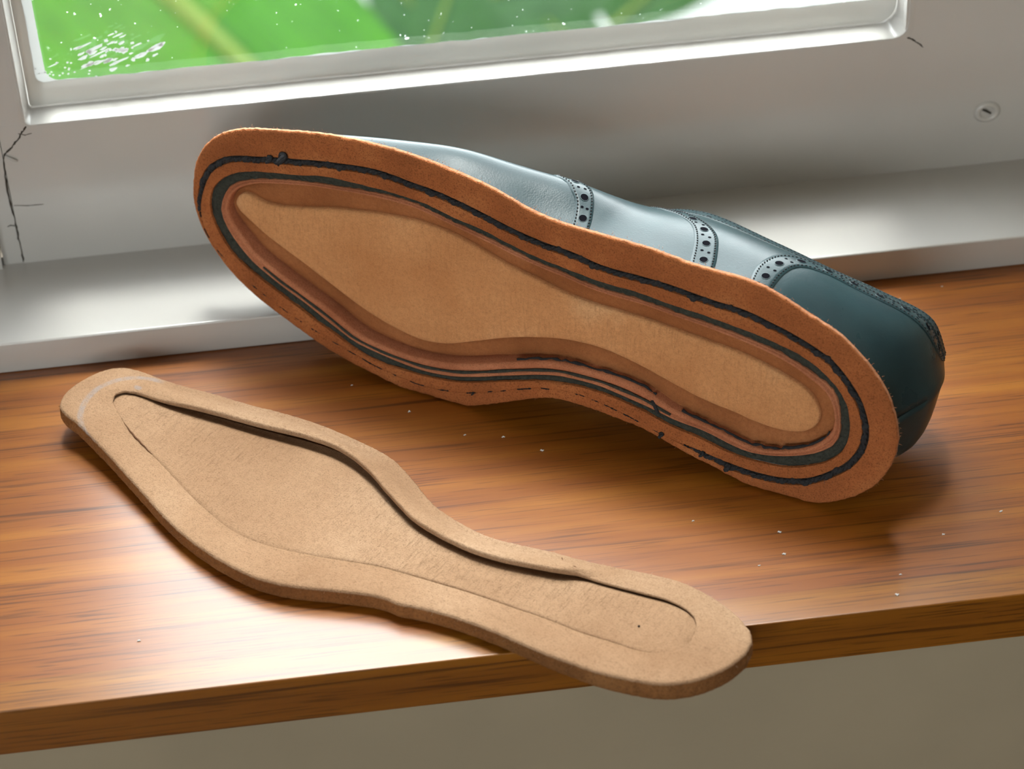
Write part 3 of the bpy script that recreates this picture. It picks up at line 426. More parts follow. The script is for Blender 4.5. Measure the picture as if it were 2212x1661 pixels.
# welt: outer flange, stitch groove and inner ridge, closed at the back
c0f=offset(c0,.010*RNG.standard_normal(NP)+.012*fbm(NP,9))
inr=offset(c3,.02*ragged)
so_,si_=offset(stc,g),offset(stc,-g)
w=MB()
w.rings([at(offset(c0,-.02),.20),at(c0f,.17),at(c0f,.04),at(offset(c0,-.05),.0),at(offset(c0*.55+so_*.45,0),-.015+.006*fbm(NP,5)),at(so_,.0),at(offset(so_,-np.minimum(.02,g*.3)),.10*np.clip(g/.1,.1,1)),
         at(offset(si_,np.minimum(.02,g*.3)),.10*np.clip(g/.1,.1,1)),at(si_,.0+.01*ragged),at(si_*.5+inr*.5,-.03+.02*ragged),at(inr,.03+.015*ragged),at(offset(inr,-.02),.14),at(offset(inr,.12),.22),at(offset(c0,-.02),.20)])
w.build('welt',M_WELT,shoe,True,55)
welt=shoe.children[0]
def wchild(mb,name,mat,smooth=True,sharp=None,parent=None): return mb.build(name,mat,parent or shoe,smooth,sharp)
# pale raw edge of the welt
w=MB(); w.rings([at(offset(c0f,.003),.165),at(offset(c0f,.010),.15),at(offset(c0f,.010),.07),at(offset(c0f,.003),.045)]); w.build('welt_edge',M_WELTEDGE,welt,True)
# stitch groove floor and waxed thread
w=MB(); w.rings([at(offset(stc,g*.98),.075),at(stc,.085),at(offset(stc,-g*.98),.075)]); w.build('stitch_groove',M_GROOVE,welt,True)
n=1500; cl=resamp(np.c_[stc,full],n,True); s_=np.arange(n)*(np.linalg.norm(np.diff(np.vstack([stc,stc[:1]]),axis=0),axis=1).sum()/n)
ph=np.abs(np.sin(math.pi*s_/.46)); rad=(.035+.095*cl[:,2])*(.60+.40*ph)*(1+.16*RNG.standard_normal(n)*.5)*(1+.18*fbm(n,23,((19,1),(47,.8),(101,.6))))
pp=offset(cl[:,:2],.025*np.sin(2*math.pi*s_/.92)*cl[:,2]+.02*fbm(n,21,((30,1),(77,.7),(160,.5)))*cl[:,2]); hh=.055-.05*ph*cl[:,2]
faint=cl[:,2]<.6; dash=(np.mod(s_+.35*fbm(n,27,((6,1),(13,.8),(29,.6))),.9)<.42+.25*fbm(n,28,((5,1),(17,.7)))); rad=np.where(faint,np.where(dash,.024*(1+.35*RNG.standard_normal(n)).clip(.4,1.8),.006),rad); hh=np.where(faint,np.where(dash,.005,.05),hh)
tw=2*math.pi*s_/.42
w=MB()
for k in (0,math.pi):
    q2=offset(pp,np.where(faint,0,.042*cl[:,2]*np.cos(tw+k))); h2=hh+np.where(faint,0,.035*np.sin(tw+k))
    w.tube([(a,b,spring(a)+c) for (a,b),c in zip(q2,h2)],np.where(faint,rad,rad*.62),7,True)
w.build('welt_stitching',M_THREAD,welt,True)
w=MB(); rgf=np.random.default_rng(91)
for i in rgf.integers(0,n,420):
    if cl[i,2]<.6: continue
    p=np.array([pp[i,0],pp[i,1],spring(pp[i,0])+hh[i]-.05]); d=rgf.normal(size=3)*np.array([1,1,.25]); d[2]-=.25; d/=np.linalg.norm(d); ln=.10+.12*rgf.random(); sd=rgf.normal(size=3)*.03
    w.tube([p,p+d*ln*.5+sd*.5,p+d*ln+sd],[.007,.006,.003],3)
w.build('thread_fuzz',M_FUZZ,welt,True)['kind']='stuff'
# loose thread ends and knots
def knot(u,v,sz,seed):
    rg=np.random.default_rng(seed); p=np.array([u,v,spring(u)-.02]); P=[]
    for k in range(26):
        t=k/25*7; P.append(p+sz*np.array([math.cos(t*1.9)*.55+rg.normal()*.1,math.sin(t*1.5)*.6+rg.normal()*.1,-.55+.5*math.cos(t)]))
    w=MB(); w.tube(P,sz*.36,7); w.build('thread_knot',M_THREAD,welt,True)
def near_st(u,lateral=True):
    q=stc[:NH] if lateral else stc[NH:]; return q[int(np.argmin(abs(q[:,0]-u)))]
for u,sz,dv,l,sd in ((21.0,.24,.17,1,1),(21.6,.16,.08,1,2),(22.3,.09,.0,1,3),(3.55,.09,.10,1,4),(-.2,.08,.05,1,5),(5.9,.12,.0,0,6),(3.35,.16,.0,0,7),(4.3,.12,.03,0,8),(13.4,.07,0,0,9)):
    q=near_st(u,bool(l)); knot(q[0],q[1]+dv,sz,sd)
# dark felted edge of upper and lining
bm1,bm2=fbm(NP,31),fbm(NP,32,((40,1),(90,.8),(150,.8),(230,.5)))
mid=c3*.5+c4*.5; bm3=fbm(NP,33,((55,1),(120,.9),(190,.8),(260,.6)))
w=MB(); w.rings([at(offset(c3,.06),.26),at(offset(c3,-.02),.15+.03*bm2),at(offset(c3*.7+c4*.3,.02*bm2),.10+.04*bm2),at(offset(mid,.03*bm1),.09+.04*bm1+.04*bm3),at(offset(c3*.3+c4*.7,.02*bm3),.10+.04*bm2),at(offset(c4,.02),.15+.03*bm2),at(offset(c4,-.03),.30)])
w.build('upper_edge',M_FELT,shoe,True)
# rib of the insole (holdfast) with the thin lining sandwich on the inner side
ribd=.012*fbm(NP,41)
L=lambda t:c4*(1-t)+c5*t
w=MB(); w.rings([at(offset(c4,.02),.30),at(c4,.12),at(L(.12),.075),at(L(.22),.09),at(L(.30),.20),at(L(.46),.20),at(L(.55),.085),at(offset(L(.78),ribd),.06+ribd),at(offset(c5,ribd),.09),at(offset(c5,ribd-.03),.17),at(offset(c5,ribd-.02),.98)])
w.build('holdfast_rib',M_RIB,shoe,True)
i0=[i for i in range(NP) if (not lat[i]) and 5.6<c4[i,0]<22.5]; Pm=L(.38)
w=MB(); w.tube([(Pm[i,0],Pm[i,1],spring(Pm[i,0])+.115) for i in i0],[.055+.012*math.sin(i*.35) for i in i0],8); w.build('lining_edge',M_FELT,shoe,True)
# frayed black wax between rib and channel near heel and waist
for (ua,ub,sd) in ((-.2,5.4,1),(6.2,11.8,2)):
    ii=[i for i in range(NP) if (not lat[i]) and ua<c5[i,0]<ub][::2]; rg=np.random.default_rng(sd)
    w=MB(); w.tube([(c5[i,0]+rg.normal()*.02,c5[i,1]+.06+rg.normal()*.03,spring(c5[i,0])+.24) for i in ii],[.05*(.4+.9*rg.random())+.01 for i in ii],6); w.build('frayed_wax',M_THREAD,shoe,True)
ii=[i for i in range(NP) if (not lat[i]) and 5.0<c4[i,0]<6.3]
# skived end of the lip: a dark split running across rib
w=MB(); a=c5[ii[len(ii)//2]]; b=c3[ii[len(ii)//2]]; 
w.tube([(a[0]+.75-.5*t,a[1]+.15-1.0*t+.35*t*t,spring(a[0])+.06+.03*math.sin(t*9)) for t in np.linspace(0,.55,14)],[.075*(1-.5*abs(t-.5)) for t in np.linspace(0,1,14)],8); w.build('lip_split',M_THREAD,shoe,True)
# channel floor (brown) then raised tan panel
def centre(q,um,uM):
    o=[]; h1,h2=q[:NH],q[NH:]
    o1=np.argsort(h1[:,0]); o2=np.argsort(h2[:,0])
    u=np.clip(q[:,0],um,uM); return np.stack([u,.5*np.interp(u,h1[o1,0],h1[o1,1])+.5*np.interp(u,h2[o2,0],h2[o2,1])],1)
dp=np.where((~lat)|(c5[:,0]>22.5),1.0,.15)*np.clip((c5[:,0]-8)/6,.25,1); dp=np.convolve(np.r_[dp[-20:],dp,dp[:20]],np.ones(41)/41,'valid')
cr=offset(c6,.10+.03*fbm(NP,51))
w=MB(); w.rings([at(offset(c5,.06),.30),at(offset(c5,-.02),.34+.55*dp),at(c5*.86+cr*.14,.36+.50*dp),at(c5*.78+cr*.22,.40+.14*dp),at(c5*.45+cr*.55,.43+.04*dp),at(c5*.2+cr*.8,.47),at(cr,.50),at(offset(c6,.03),.56),at(offset(c6,-.06),.62)])
w.build('insole_channel',M_CHAN,shoe,True)
cen=centre(c6,c6[:,0].min()+.9,c6[:,0].max()-1.2)
pr=[at(offset(c6,.012*fbm(NP,52)),.60),at(offset(c6,.012*fbm(NP,52)),.44),at(offset(c6,-.05),.385),at(offset(c6,-.14),.36)]
q0=offset(c6,-.14)
for t in (.1,.22,.36,.52,.7,.86,1.0): pr.append(at(q0*(1-t)+cen*t,.36-.05*t*(2-t)))
w=MB(); w.rings(pr); w.build('insole_panel',M_PANEL,shoe,True)
# small lifted nick in the panel edge
# ------------------------------------------------------------------ upper
base=smooth_closed(offset(c0,np.where(lat,-.72,-.52)),14)
LATR=[(None,(23.95,6.0,1.4),(22.2,5.9,2.75)),(24.0,(23.6,7.1,1.4),(21.9,5.85,2.8)),(23.2,(22.8,7.95,1.5),(21.4,5.75,2.95)),(21.8,(21.6,8.38,1.6),(20.6,5.6,3.1)),
 (19.9,(19.9,8.66,1.75),(19.2,5.3,3.25)),(17.1,(17.1,8.9,2.15),(16.7,5.0,3.7)),(14.9,(14.9,8.98,2.5),(14.6,4.85,4.3)),(12.85,(12.85,8.65,2.9),(12.8,4.8,4.9)),
 (10.85,(10.85,8.36,3.2),(11.2,5.0,5.4)),(9.6,(9.6,7.97,3.4),(10.2,5.6,5.9)),(8.56,(8.56,7.66,3.6),(9.1,6.10,6.35)),(6.4,(6.4,7.6,3.5),(7.0,6.69,6.05)),
 (4.0,(4.0,7.4,3.4),(4.4,6.2,6.0)),(2.0,(2.0,7.2,3.2),(2.0,5.62,6.0)),(.5,(.5,6.85,3.0),(.3,5.25,6.0)),(-1.1,(-1.93,5.93,3.0),(-1.6,4.75,5.9)),(None,(-2.95,3.7,3.0),(-2.35,3.7,5.6))]
MEDR=[LATR[0],(24.0,(23.6,4.9,1.4),None),(23.2,(22.9,3.7,1.5),None),(21.8,(21.6,2.7,1.7),None),(19.9,(19.9,1.75,1.9),None),(17.1,(17.1,.8,2.2),None),(14.9,(14.9,.45,2.4),None),(12.85,(12.85,.75,2.8),None),
 (10.85,(10.85,1.4,3.2),(11.2,4.6,5.4)),(9.6,(9.6,1.6,3.4),(10.2,4.0,5.9)),(8.56,(8.56,1.6,3.6),(9.1,3.4,6.4)),(6.4,(6.4,1.3,3.5),(7.0,2.8,6.05)),(4.0,(4.0,.75,3.4),(4.4,2.5,6.0)),(2.0,(2.0,.45,3.2),(2.0,2.1,6.0)),
 (.5,(.5,.55,3.0),(.3,2.1,6.0)),(-1.1,(-2.25,1.35,3.0),(-1.5,2.5,6.0)),LATR[-1]]
def cr_interp(K,t):
    """catmull-rom through rows K at fractional index t"""
    K=np.asarray(K,float); n=len(K); i=int(min(max(math.floor(t),0),n-2)); x=t-i
    p=[K[min(max(i+k,0),n-1)] for k in(-1,0,1,2)]
    return .5*(2*p[1]+(-p[0]+p[2])*x+(2*p[0]-5*p[1]+4*p[2]-p[3])*x*x+(-p[0]+3*p[1]-3*p[2]+p[3])*x**3)
def side_rows(R,half,lateral):
    q=base[:NH] if lateral else np.vstack([base[NH:],base[:1]])[::-1]
    s=np.r_[0,np.cumsum(np.linalg.norm(np.diff(q,axis=0),axis=1))]; rows=[]
    for k,(bu,sh,crs) in enumerate(R):
        crs=crs or LATR[k][2]
        if bu is None: sb=0 if k==0 else s[-1]
        else: sb=s[int(np.argmin(abs(q[:,0]-bu)))]
        rows.append((sb,)+tuple(sh)+tuple(crs))
    rows=np.array(rows); return q,s,rows
SIDES={True:side_rows(LATR,NH,True),False:side_rows(MEDR,NH,False)}
def upper_pt(t,x,lateral=True,off=0.0):
    """t: row index 0 (toe tip)..16 (heel back); x: 0 at the welt .. 1 at ridge/topline"""
    q,s,rows=SIDES[lateral]; r=cr_interp(rows,t); sb=min(max(r[0],0),s[-1])
    b=np.array([np.interp(sb,s,q[:,0]),np.interp(sb,s,q[:,1])]); B=np.array([b[0],b[1],.15+spring(b[0])])
    Sh=r[1:4].copy(); Sh[2]+=spring(Sh[0])*.5; Cr=r[4:7].copy(); Cr[2]+=spring(Cr[0])*.4
    fr=1/(1+math.exp((t-9.2)*3.0))   # 1 in front (closed vamp), 0 at the quarters
    tB=np.array([0,0,1.0])*np.linalg.norm(Sh-B)*1.1+ .35*(Sh-B)
    tS=.62*(Cr-B); tS[2]=max(tS[2],.9)
    d=Cr-Sh; tC=fr*np.array([d[0],d[1],0.0])*1.15+(1-fr)*np.array([d[0]*.8,d[1]*.7,d[2]*1.2])
    if x<.5: y=x*2; a,bb,ta,tb=B,Sh,tB,tS*.9
    else: y=x*2-1; a,bb,ta,tb=Sh,Cr,tS,tC
    h00=2*y**3-3*y*y+1;h10=y**3-2*y*y+y;h01=-2*y**3+3*y*y;h11=y**3-y*y
    return h00*a+h10*ta+h01*bb+h11*tb
def upper_n(t,x,lateral=True):
    e1=.02; a=upper_pt(min(t+e1,16),x,lateral)-upper_pt(max(t-e1,0),x,lateral); b=upper_pt(t,min(x+e1,1),lateral)-upper_pt(t,max(x-e1,0),lateral)
    n_=np.cross(a,b); n_/=np.linalg.norm(n_)+1e-12
    p=upper_pt(t,x,lateral); ax=np.array([min(max(p[0],1.2),22.0),np.interp(p[0],[0,12,24],[3.7,4.85,5.9]),min(p[2],2.2)])
    return -n_ if n_@(p-ax)<0 else n_
NT_,NX=110,30
ts=np.linspace(0,16,NT_); xs=np.linspace(0,1,NX+1)
def side_grid(lateral,off=0.0,xs=xs,ts=ts):
    G=[]
    for t in ts:
        row=[]
        for x in xs:
            p=upper_pt(t,x,lateral)
            if off: p=p+upper_n(t,x,lateral)*off
            row.append(p)
        G.append(row)
    return G
for lateral in (True,False):
    pass
GL,GM=side_grid(True),side_grid(False)
# one continuous vamp and quarters: lateral grid (heel -> toe) then medial (toe -> heel)
full_rows=GL[::-1]+GM[1:]
w=MB(); n=len(xs)
v=[p for r in full_rows for p in r]; f=[]
for k in range(len(full_rows)-1):
    for i in range(n-1): f.append((k*n+i,k*n+i+1,(k+1)*n+i+1,(k+1)*n+i))
w.add(v,f); upper=w.build('upper',M_CALF,shoe,True)
mod=upper.modifiers.new('thickness','SOLIDIFY'); mod.thickness=.0016; mod.offset=-1
mod2=upper.modifiers.new('merge','WELD'); mod2.merge_threshold=.0002
# tongue filling the throat and tan lining inside the topline
tg=[]
for u in np.linspace(6.6,12.3,20):
    k=(u-6.6)/5.7; hw=1.75*(1-k)+.55*k; hc=5.5-.85*k**1.8
    tg.append([(u,4.85+hw*a,hc-.28*a*a-.10) for a in np.linspace(-1,1,13)])
w=MB(); w.rings(tg,False); o=w.build('tongue',M_CALF,shoe,True); m_=o.modifiers.new('t','SOLIDIFY'); m_.thickness=.0025
lr=[]
for t in np.r_[ts[ts>9.6]]:
    lr.append([upper_pt(t,x,True)-upper_n(t,x,True)*.2 for x in np.linspace(.2,.97,12)])
for t in ts[ts>9.6][::-1]:
    lr.append([upper_pt(t,x,False)-upper_n(t,x,False)*.2 for x in np.linspace(.2,.97,12)])
w=MB(); w.rings(lr,False); w.build('lining',M_LINING,shoe,True)
# ---- brogue bands: raised strips laid on the upper, edge stitching, punched holes
def smooth_path(P,n):
    P=np.asarray(P,float); s=np.r_[0,np.cumsum(np.linalg.norm(np.diff(P,axis=0),axis=1))]; m=len(P)
    T=np.linspace(0,m-1,n*4); Q=np.array([cr_interp(P,t) for t in T]); return resamp(Q,n)
def band(name,PL,PR,n,lateral=True,bulge=.05,holes=True,big=.075,label=None):
    """PL, PR: edge paths in (t,x) upper coordinates"""
    a,b=smooth_path(PL,n),smooth_path(PR,n); m=9; rows=[]
    for i in range(n):
        row=[]
        for k,y in enumerate(np.linspace(0,1,m)):
            q=a[i]*(1-y)+b[i]*y; p=upper_pt(q[0],min(q[1],.999),lateral); nn=upper_n(q[0],min(q[1],.999),lateral)
            row.append(p+nn*(.0 if k in(0,m-1) else bulge))
        # vertical sides: move second ring close to the edge
        row[1]=row[0]*.93+row[2]*.07+nn*bulge*.9; row[-2]=row[-1]*.93+row[-3]*.07+nn*bulge*.9
        rows.append(row)
    w=MB(); w.rings(rows,False); o=w.build(name,M_CALF,shoe,True)
    if label: o['label']=label
    # stitches
    for e_,y in ((a,.13),(b,.87)):
        w=MB(); L_=[]
        for i in range(n):
            q=a[i]*(1-y)+b[i]*y; L_.append(upper_pt(q[0],min(q[1],.999),lateral)+upper_n(q[0],min(q[1],.999),lateral)*(bulge+.006))
        L_=np.array(L_); ln=np.linalg.norm(np.diff(L_,axis=0),axis=1).sum(); c=max(4,int(ln/.15)); Q=resamp(L_,c*2)
        for i in range(c): w.tube([Q[2*i],.5*(Q[2*i]+Q[2*i+1]),Q[2*i+1]],[.012,.034 if name!='topline_band' else .018,.012],6)
        w.build('edge_stitching',M_THREAD,o,True)['kind']='stuff'
    return o,a,b
def hole_mesh():
    w=MB(); rg=[]
    for r,z in ((1.2,-.1),(1.1,.08),(1.02,.10),(.96,.085),(.9,.05)):
        rg.append([(r*math.cos(t),r*math.sin(t),z) for t in np.linspace(0,2*math.pi,16,endpoint=False)])
    w.rings(rg,True,False,False); return w
def make_hole_data():
    rim=hole_mesh(); me=bpy.data.meshes.new('perforation')
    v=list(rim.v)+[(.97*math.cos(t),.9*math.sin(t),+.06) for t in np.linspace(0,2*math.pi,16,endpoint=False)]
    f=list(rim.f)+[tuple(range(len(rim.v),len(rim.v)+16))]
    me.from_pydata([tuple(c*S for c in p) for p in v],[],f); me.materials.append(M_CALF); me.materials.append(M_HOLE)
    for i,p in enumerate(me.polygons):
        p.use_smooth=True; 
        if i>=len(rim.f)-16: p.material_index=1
    me.update(); return me
HOLE=make_hole_data()
def place_hole(parent,p,nn,tan,r,el=1.0):
    nn=nn/np.linalg.norm(nn); tx=tan-nn*(tan@nn); tx/=np.linalg.norm(tx); ty=np.cross(nn,tx)
    o=bpy.data.objects.new('perforation',HOLE); COL.objects.link(o); o.parent=parent
    M=Matrix(((tx[0]*r*el,ty[0]*r,nn[0]*r,p[0]*S),(tx[1]*r*el,ty[1]*r,nn[1]*r,p[1]*S),(tx[2]*r*el,ty[2]*r,nn[2]*r,p[2]*S),(0,0,0,1)))
    o.matrix_local=M
def punch(o,a,b,lateral,pitch,bulge,big=.145,small=.06,start=.03,end=.97):
    n=len(a); C_=[]; 
    for i in range(n):
        q=.5*(a[i]+b[i]); C_.append(upper_pt(q[0],min(q[1],.999),lateral))
    C_=np.array(C_); s=np.r_[0,np.cumsum(np.linalg.norm(np.diff(C_,axis=0),axis=1))]; d=s[-1]*start; k=0
    while d<s[-1]*end:
        i=float(np.interp(d,s,np.arange(n))); i0=int(min(i,n-2)); fr=i-i0
        A_=a[i0]*(1-fr)+a[i0+1]*fr; B_=b[i0]*(1-fr)+b[i0+1]*fr
        tan=C_[i0+1]-C_[i0]
        for y,r in (((.5,big),) if k%2==0 else ((.36,small),(.64,small))):
            q=A_*(1-y)+B_*y; x=min(q[1],.995); nn=upper_n(q[0],x,lateral)
            place_hole(o,upper_pt(q[0],x,lateral)+nn*(bulge-.001),nn,tan,r,1.15 if y==.5 else 1.0)
        d+=pitch/2; k+=1
BU=.032
for nm,PL,PR,pitch,both,lab in BANDS:
    o,a,b=band(nm,PL,PR,60,True,BU,label=lab); punch(o,a,b,True,pitch,BU,*((.09,.04) if nm=='topline_band' else (.145,.06)))
    if both:
        o,a,b=band(nm,PL,PR,60,False,BU,label=lab); punch(o,a,b,False,pitch,BU,*((.09,.04) if nm=='topline_band' else (.145,.06)))
# ------------------------------------------------------------------ loose insole
iu=np.array(INS_U); iv=np.array([-iu[1],iu[0]])
ins=empty('insole',Matrix(((iu[0],iv[0],0,INS_O[0]*S),(iu[1],iv[1],0,INS_O[1]*S),(0,0,1,0),(0,0,0,1))))
tag(ins,'loose tan leather insole with a cut channel, heel overhanging the board edge','insole')
a0=smooth_closed(halves(IN0,NH),2); a1=smooth_closed(halves(IN1,NH),1)
far=a0[:NH,1].mean()<a0[NH:,1].mean()     # is the first half the far (window) edge?
def curl(s): x=np.clip((s-19.5)/8.5,0,1.1); return .75*x*x
def ztop(q): return .72+curl(q[:,0])
def zbot(q):
    y=INS_O[1]+q[:,0]*iu[1]+q[:,1]*iv[1]; d=np.clip((60.6-y)/3.0,0,1)
    return curl(q[:,0])*.96+.012-.12*d*d*(3-2*d)
def at3(q,z): return [(a,b,c) for (a,b),c in zip(q,np.broadcast_to(z,(len(q),)))]
farm=(np.arange(NP)<NH) if far else (np.arange(NP)>=NH)
sN=a1[:,0]
def sst(x,a,b): t=np.clip((x-a)/(b-a),0,1); return t*t*(3-2*t)
# channel lip lifted along the window side: highest at the joint, low at toe and beyond the splice
lip=np.where(farm,.04+.28*sst(sN,6.35,6.7)*(1-sst(sN,22.5,25.6))+.05*sst(sN,2.2,4.0),0)
lip=np.convolve(np.r_[lip[-5:],lip,lip[:5]],np.ones(11)/11,'valid')
near=np.where(farm,0,1.0)*sst(sN,1.6,3.5)*(1-sst(sN,24.5,25.8))
near=np.convolve(np.r_[near[-9:],near,near[:9]],np.ones(19)/19,'valid')
# border + sides + underside
zt0=ztop(a0); zb0=zbot(a0); th=zt0-zb0; jit=.012*RNG.standard_normal(NP)
I=lambda t:a0*(1-t)+a1*t
def zb_(t): q=I(t); return ztop(q)+lip*sst(t,0.05,.8)-near*.055*sst(t,.3,.95)
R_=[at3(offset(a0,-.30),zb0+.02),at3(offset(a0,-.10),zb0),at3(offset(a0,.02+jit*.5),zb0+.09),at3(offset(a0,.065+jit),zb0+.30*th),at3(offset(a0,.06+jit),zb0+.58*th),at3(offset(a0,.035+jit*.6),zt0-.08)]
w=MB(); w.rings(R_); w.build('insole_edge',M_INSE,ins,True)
R_=[at3(offset(a0,.04+jit*.6),zt0-.10),at3(offset(a0,.005+jit*.6),zt0-.03),at3(offset(a0,-.05),zt0-.004),at3(offset(a0,-.17),zt0)]
q=offset(a0,-.17)
for t in (.15,.3,.5,.7,.85,.95,1.0):
    qq=q*(1-t)+a1*t; R_.append(at3(qq,ztop(qq)+lip*sst(t,.0,.85)-near*.06*sst(t,.25,.95)))
rag=.012*fbm(NP,61)
zE=ztop(a1)+lip-near*.06
R_.append(at3(offset(a1,-.03+rag),zE-.03-lip*.1)); R_.append(at3(offset(a1,-.02+rag),zE-.045-lip*.42)); R_.append(at3(offset(a1,.25),zE-.05-lip*.55)); R_.append(at3(offset(a1,.5),ztop(a1)-.12))
w=MB(); w.rings(R_); body=w.build('insole_border',M_INS,ins,True)
# centre panel, sliding under the lip
zc=lambda q:ztop(q)+.0
p0=offset(a1,np.where(farm,.35,.03)); p0=smooth_closed(p0,6)
cen=centre(a1,a1[:,0].min()+1.0,a1[:,0].max()-1.3)
fd=np.convolve(np.r_[np.where(farm,1.0,0)[-9:],np.where(farm,1.0,0),np.where(farm,1.0,0)[:9]],np.ones(19)/19,'valid')
R_=[at3(p0,zbot(p0)+.2),at3(p0,zc(p0)-.07-fd*.22)]
for t in (.012,.03,.06,.14,.26,.4,.56,.72,.88,1.0):
    qq=p0*(1-t)+cen*t; R_.append(at3(qq,zc(qq)-.012-.20*fd*(1-sst(t,.04,.36))-.055*near*(1-sst(t,0.0,.055))+.003*fbm(NP,62)*(1-t)))
w=MB(); w.rings(R_); w.build('centre_panel',M_INSP,ins,True)
# underside
bq=offset(a0,-.28); cen0=centre(a0,a0[:,0].min()+1.0,a0[:,0].max()-1.3); R_=[at3(bq,zbot(bq)+.02)]
for t in (.25,.5,.75,1.0): qq=bq*(1-t)+cen0*t; R_.append(at3(qq,zbot(qq)+.03))
w=MB(); w.rings(R_); w.build('underside',M_INS,ins,True)
# splice of the lip: pointed tip and the skived cut line
P=[]
for t in np.linspace(0,1,16):
    s=7.45-1.05*t; e_=np.array([np.interp(s,a0[farm][np.argsort(a0[farm][:,0])][:,0],a0[farm][np.argsort(a0[farm][:,0])][:,1]),np.interp(s,a1[farm][np.argsort(a1[farm][:,0])][:,0],a1[farm][np.argsort(a1[farm][:,0])][:,1])])
    vv=e_[0]*(1-t)*.85+e_[1]*(1-(1-t)*.85)+.05*math.sin(t*5); P.append((s,vv,.72+(.04+.28*float(sst(np.array(s),6.35,6.7)))*float(sst(np.array(t),.1,.9))+.002))
w=MB(); w.tube(P,[.022+.012*t for t in np.linspace(0,1,16)],6); w.build('splice_cut',M_INSD,ins,True)
# fibres along the cut edge of the insole
w=MB(); rg=np.random.default_rng(77)
for i in rg.integers(0,NP,520):
    p=np.array([a0[i,0],a0[i,1]]); o_=offset(a0,1.0)[i]-a0[i] if False else None
    z=zb0[i]+th[i]*rg.uniform(.2,1.0); nrm=NRM0[i] if 'NRM0' in globals() else None
    if nrm is None:
        NRM0=offset(a0,1.0)-a0; nrm=NRM0[i]
    ln=.05+.09*rg.random(); d=np.array([nrm[0],nrm[1],rg.normal()*.6]); d/=np.linalg.norm(d); b0=np.array([p[0]+nrm[0]*.03,p[1]+nrm[1]*.03,z])
    side=np.array([-nrm[1],nrm[0],0])*rg.normal()*.03
    w.tube([b0,b0+d*ln*.5+side*.4,b0+d*ln+side],[.006,.005,.002],3)
w.build('edge_fibres',M_INS,ins,True)['kind']='stuff'
w=MB()
NW=offset(c0,1.0)-c0
for i in rg.integers(0,NP,560):
    ln=.04+.09*rg.random()**2; nr=NW[i]
    if c0[i,1]<.4: continue
    b0=np.array([c0[i,0],c0[i,1],spring(c0[i,0])+rg.uniform(.0,.3)]); d=np.array([nr[0],nr[1],rg.normal()*.5]); d/=np.linalg.norm(d); tn=np.array([-nr[1],nr[0],0])*rg.normal()*.03
    w.tube([b0,b0+d*ln*.5+tn*.3,b0+d*ln+tn],[.006,.005,.002],3)
w.build('edge_fibres',M_WELTEDGE,welt,True)['kind']='stuff'
ii=[i for i in range(NP) if (not farm[i]) and 22.9<a1[i,0]<24.9]
w=MB(); w.tube([(a1[i,0],a1[i,1]+.01*math.sin(i*1.3),ztop(a1[i:i+1])[0]-.035) for i in ii],[.03*math.sin(math.pi*(k+.5)/len(ii))+.004 for k in range(len(ii))],6); w.build('toe_cut',M_INSD,ins,True)
# tack hole in the heel
w=MB(); w.rings([[(3.55+r*math.cos(t),.15+r*math.sin(t),z) for t in np.linspace(0,6.283,12,endpoint=False)] for r,z in ((.045,.735),(.02,.74))],True,False,True)
w.build('tack_hole',M_HOLE,ins,True)
# ------------------------------------------------------------------ outside: big glossy leaf, garden leaves, paving
def leaf_mesh(name,root,length,wl,wr,mat,ribmat,fold=.18,droop=.10,x0=-.5,RB=.3):
    nu,nv=36,8; rows=[]
    for i in range(nu+1):
        t=i/nu; x=(t+x0)*length; prof=max(.0,math.sin(math.pi*min(1,(t*.93+.035)))**.62); row=[]
        for k in range(-nv,nv+1):
            y=k/nv; ww=(wr if y>0 else wl)*prof; yy=y*ww
            z=fold*abs(yy)-.004*yy*yy*.5-droop*((x/length)**2)*length*.5+.12*math.sin(x*.9+abs(y)*2)*abs(y)
            row.append((x,yy,z))
        rows.append(row)
    w=MB(); w.rings(rows,False); w.build('leaf_blade',mat,root,True)
    P=[((i/nu+x0)*length,0,-droop*(((i/nu+x0))**2)*length*.5+.05) for i in range(nu+1)]
    w=MB(); w.tube(P,[RB*(1-.7*i/nu) for i in range(nu+1)],8); w.build('leaf_midrib',ribmat,root,True)
FAR=1.65
def frame(o,xa,nz,rot=0):
    o=(o[0]*FAR,o[1]*FAR,CAM_H+(o[2]-CAM_H)*FAR)
    x=Vector(xa).normalized(); z=Vector(nz); z=(z-x*z.dot(x)).normalized(); y=z.cross(x)
    return Matrix(((x.x,y.x,z.x,o[0]*S),(x.y,y.y,z.y,o[1]*S),(x.z,y.z,z.z,o[2]*S),(0,0,0,1)))
r=tag(empty('large_leaf',frame((-6.0,159.0,-32.6),(.636,-.622,-.456),(0,-.6,.8))),'large bright green leaf with pale midrib outside the window','leaf')
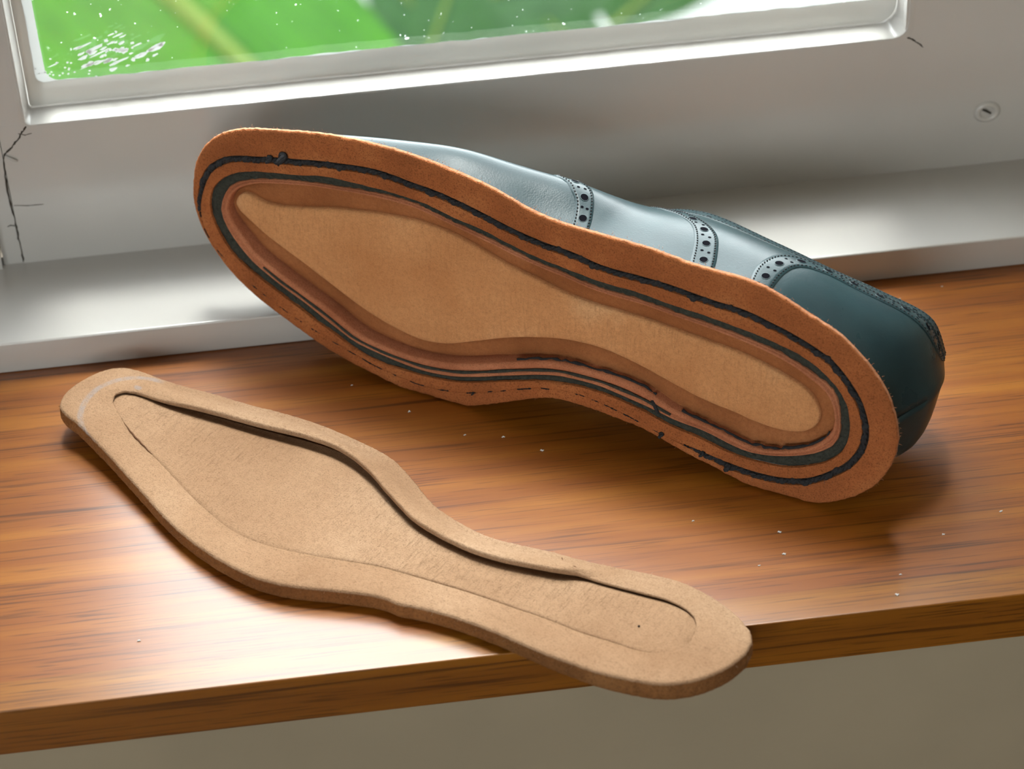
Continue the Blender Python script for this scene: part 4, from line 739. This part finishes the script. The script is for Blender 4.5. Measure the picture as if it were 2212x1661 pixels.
leaf_mesh('large_leaf',r,62*FAR,14.5*FAR,9.6*FAR,M_LEAF,M_RIBLEAF,.06,.06,-.55,1.15*FAR)
spots=[((14,182,-52),(.5,-.5,-.5),(0,-.5,.9),26,5,'dark green leaf just right of the large leaf outside'),
 ((27,190,-47),(.9,-.3,.35),(0,-.6,.8),24,4.5,'dark green leaf right of centre outside the window'),
 ((33,176,-38),(.85,.3,.45),(.1,-.6,.8),22,3.6,'dark slanting leaf outside near the right of the pane'),
 ((20,205,-58),(-.6,.4,.5),(0,-.4,.9),22,4.5,'shaded leaf low behind the others outside'),
 ((43,186,-40),(.5,.2,-.6),(0,-.5,.9),20,4.0,'dark leaf outside near the right window corner'),
 ((12,176,-40),(.3,.5,.4),(0,-.6,.8),14,2.6,'small dark leaf beside the edge of the large leaf'),
 ((-25,178,-45),(.6,-.4,-.3),(0,-.5,.9),30,6.0,'dark leaf outside behind the left window corner')]
for o_,xa,nz,ln,hw,lab in spots:
    r=tag(empty('garden_leaf',frame(o_,xa,nz)),lab,'leaf','leaves in the garden outside'); leaf_mesh('garden_leaf',r,ln*FAR,hw*FAR,hw*FAR,M_LEAFD,M_RIBLEAF,.07,.10,-.5,.35)
w=MB(); w.box(-600,600,93,1200,-165,-160); o=w.build('ground',M_PAVE,None,False); tag(o,'pale blurred ground outside the window','ground',kind='structure')
# lint specks on the varnish
w=MB(); rg=np.random.default_rng(3)
for (x,y) in ((.49,75.83),(2.45,73.88),(4.31,72.21),(5.66,71.84),(6.94,70.85),(11.57,66.21),(19.8,64.13),(22.01,64.94),(14.37,65.15),(14.29,64.04),(17.9,62.4),(17.56,61.45),(23.27,78.0),(21.51,77.5),(13.36,63.61),(-7.44,63.37)):
    r=rg.uniform(.025,.05); P=[(x+r*(k-2)*.7,y+rg.normal()*r*.5,r*.5) for k in range(5)]
    w.tube(P,[r*.3,r*.6,r*.7,r*.6,r*.3],5)
o=w.build('lint',M_DUST,None,True); tag(o,'tiny white lint specks scattered on the wooden board','lint',kind='stuff')
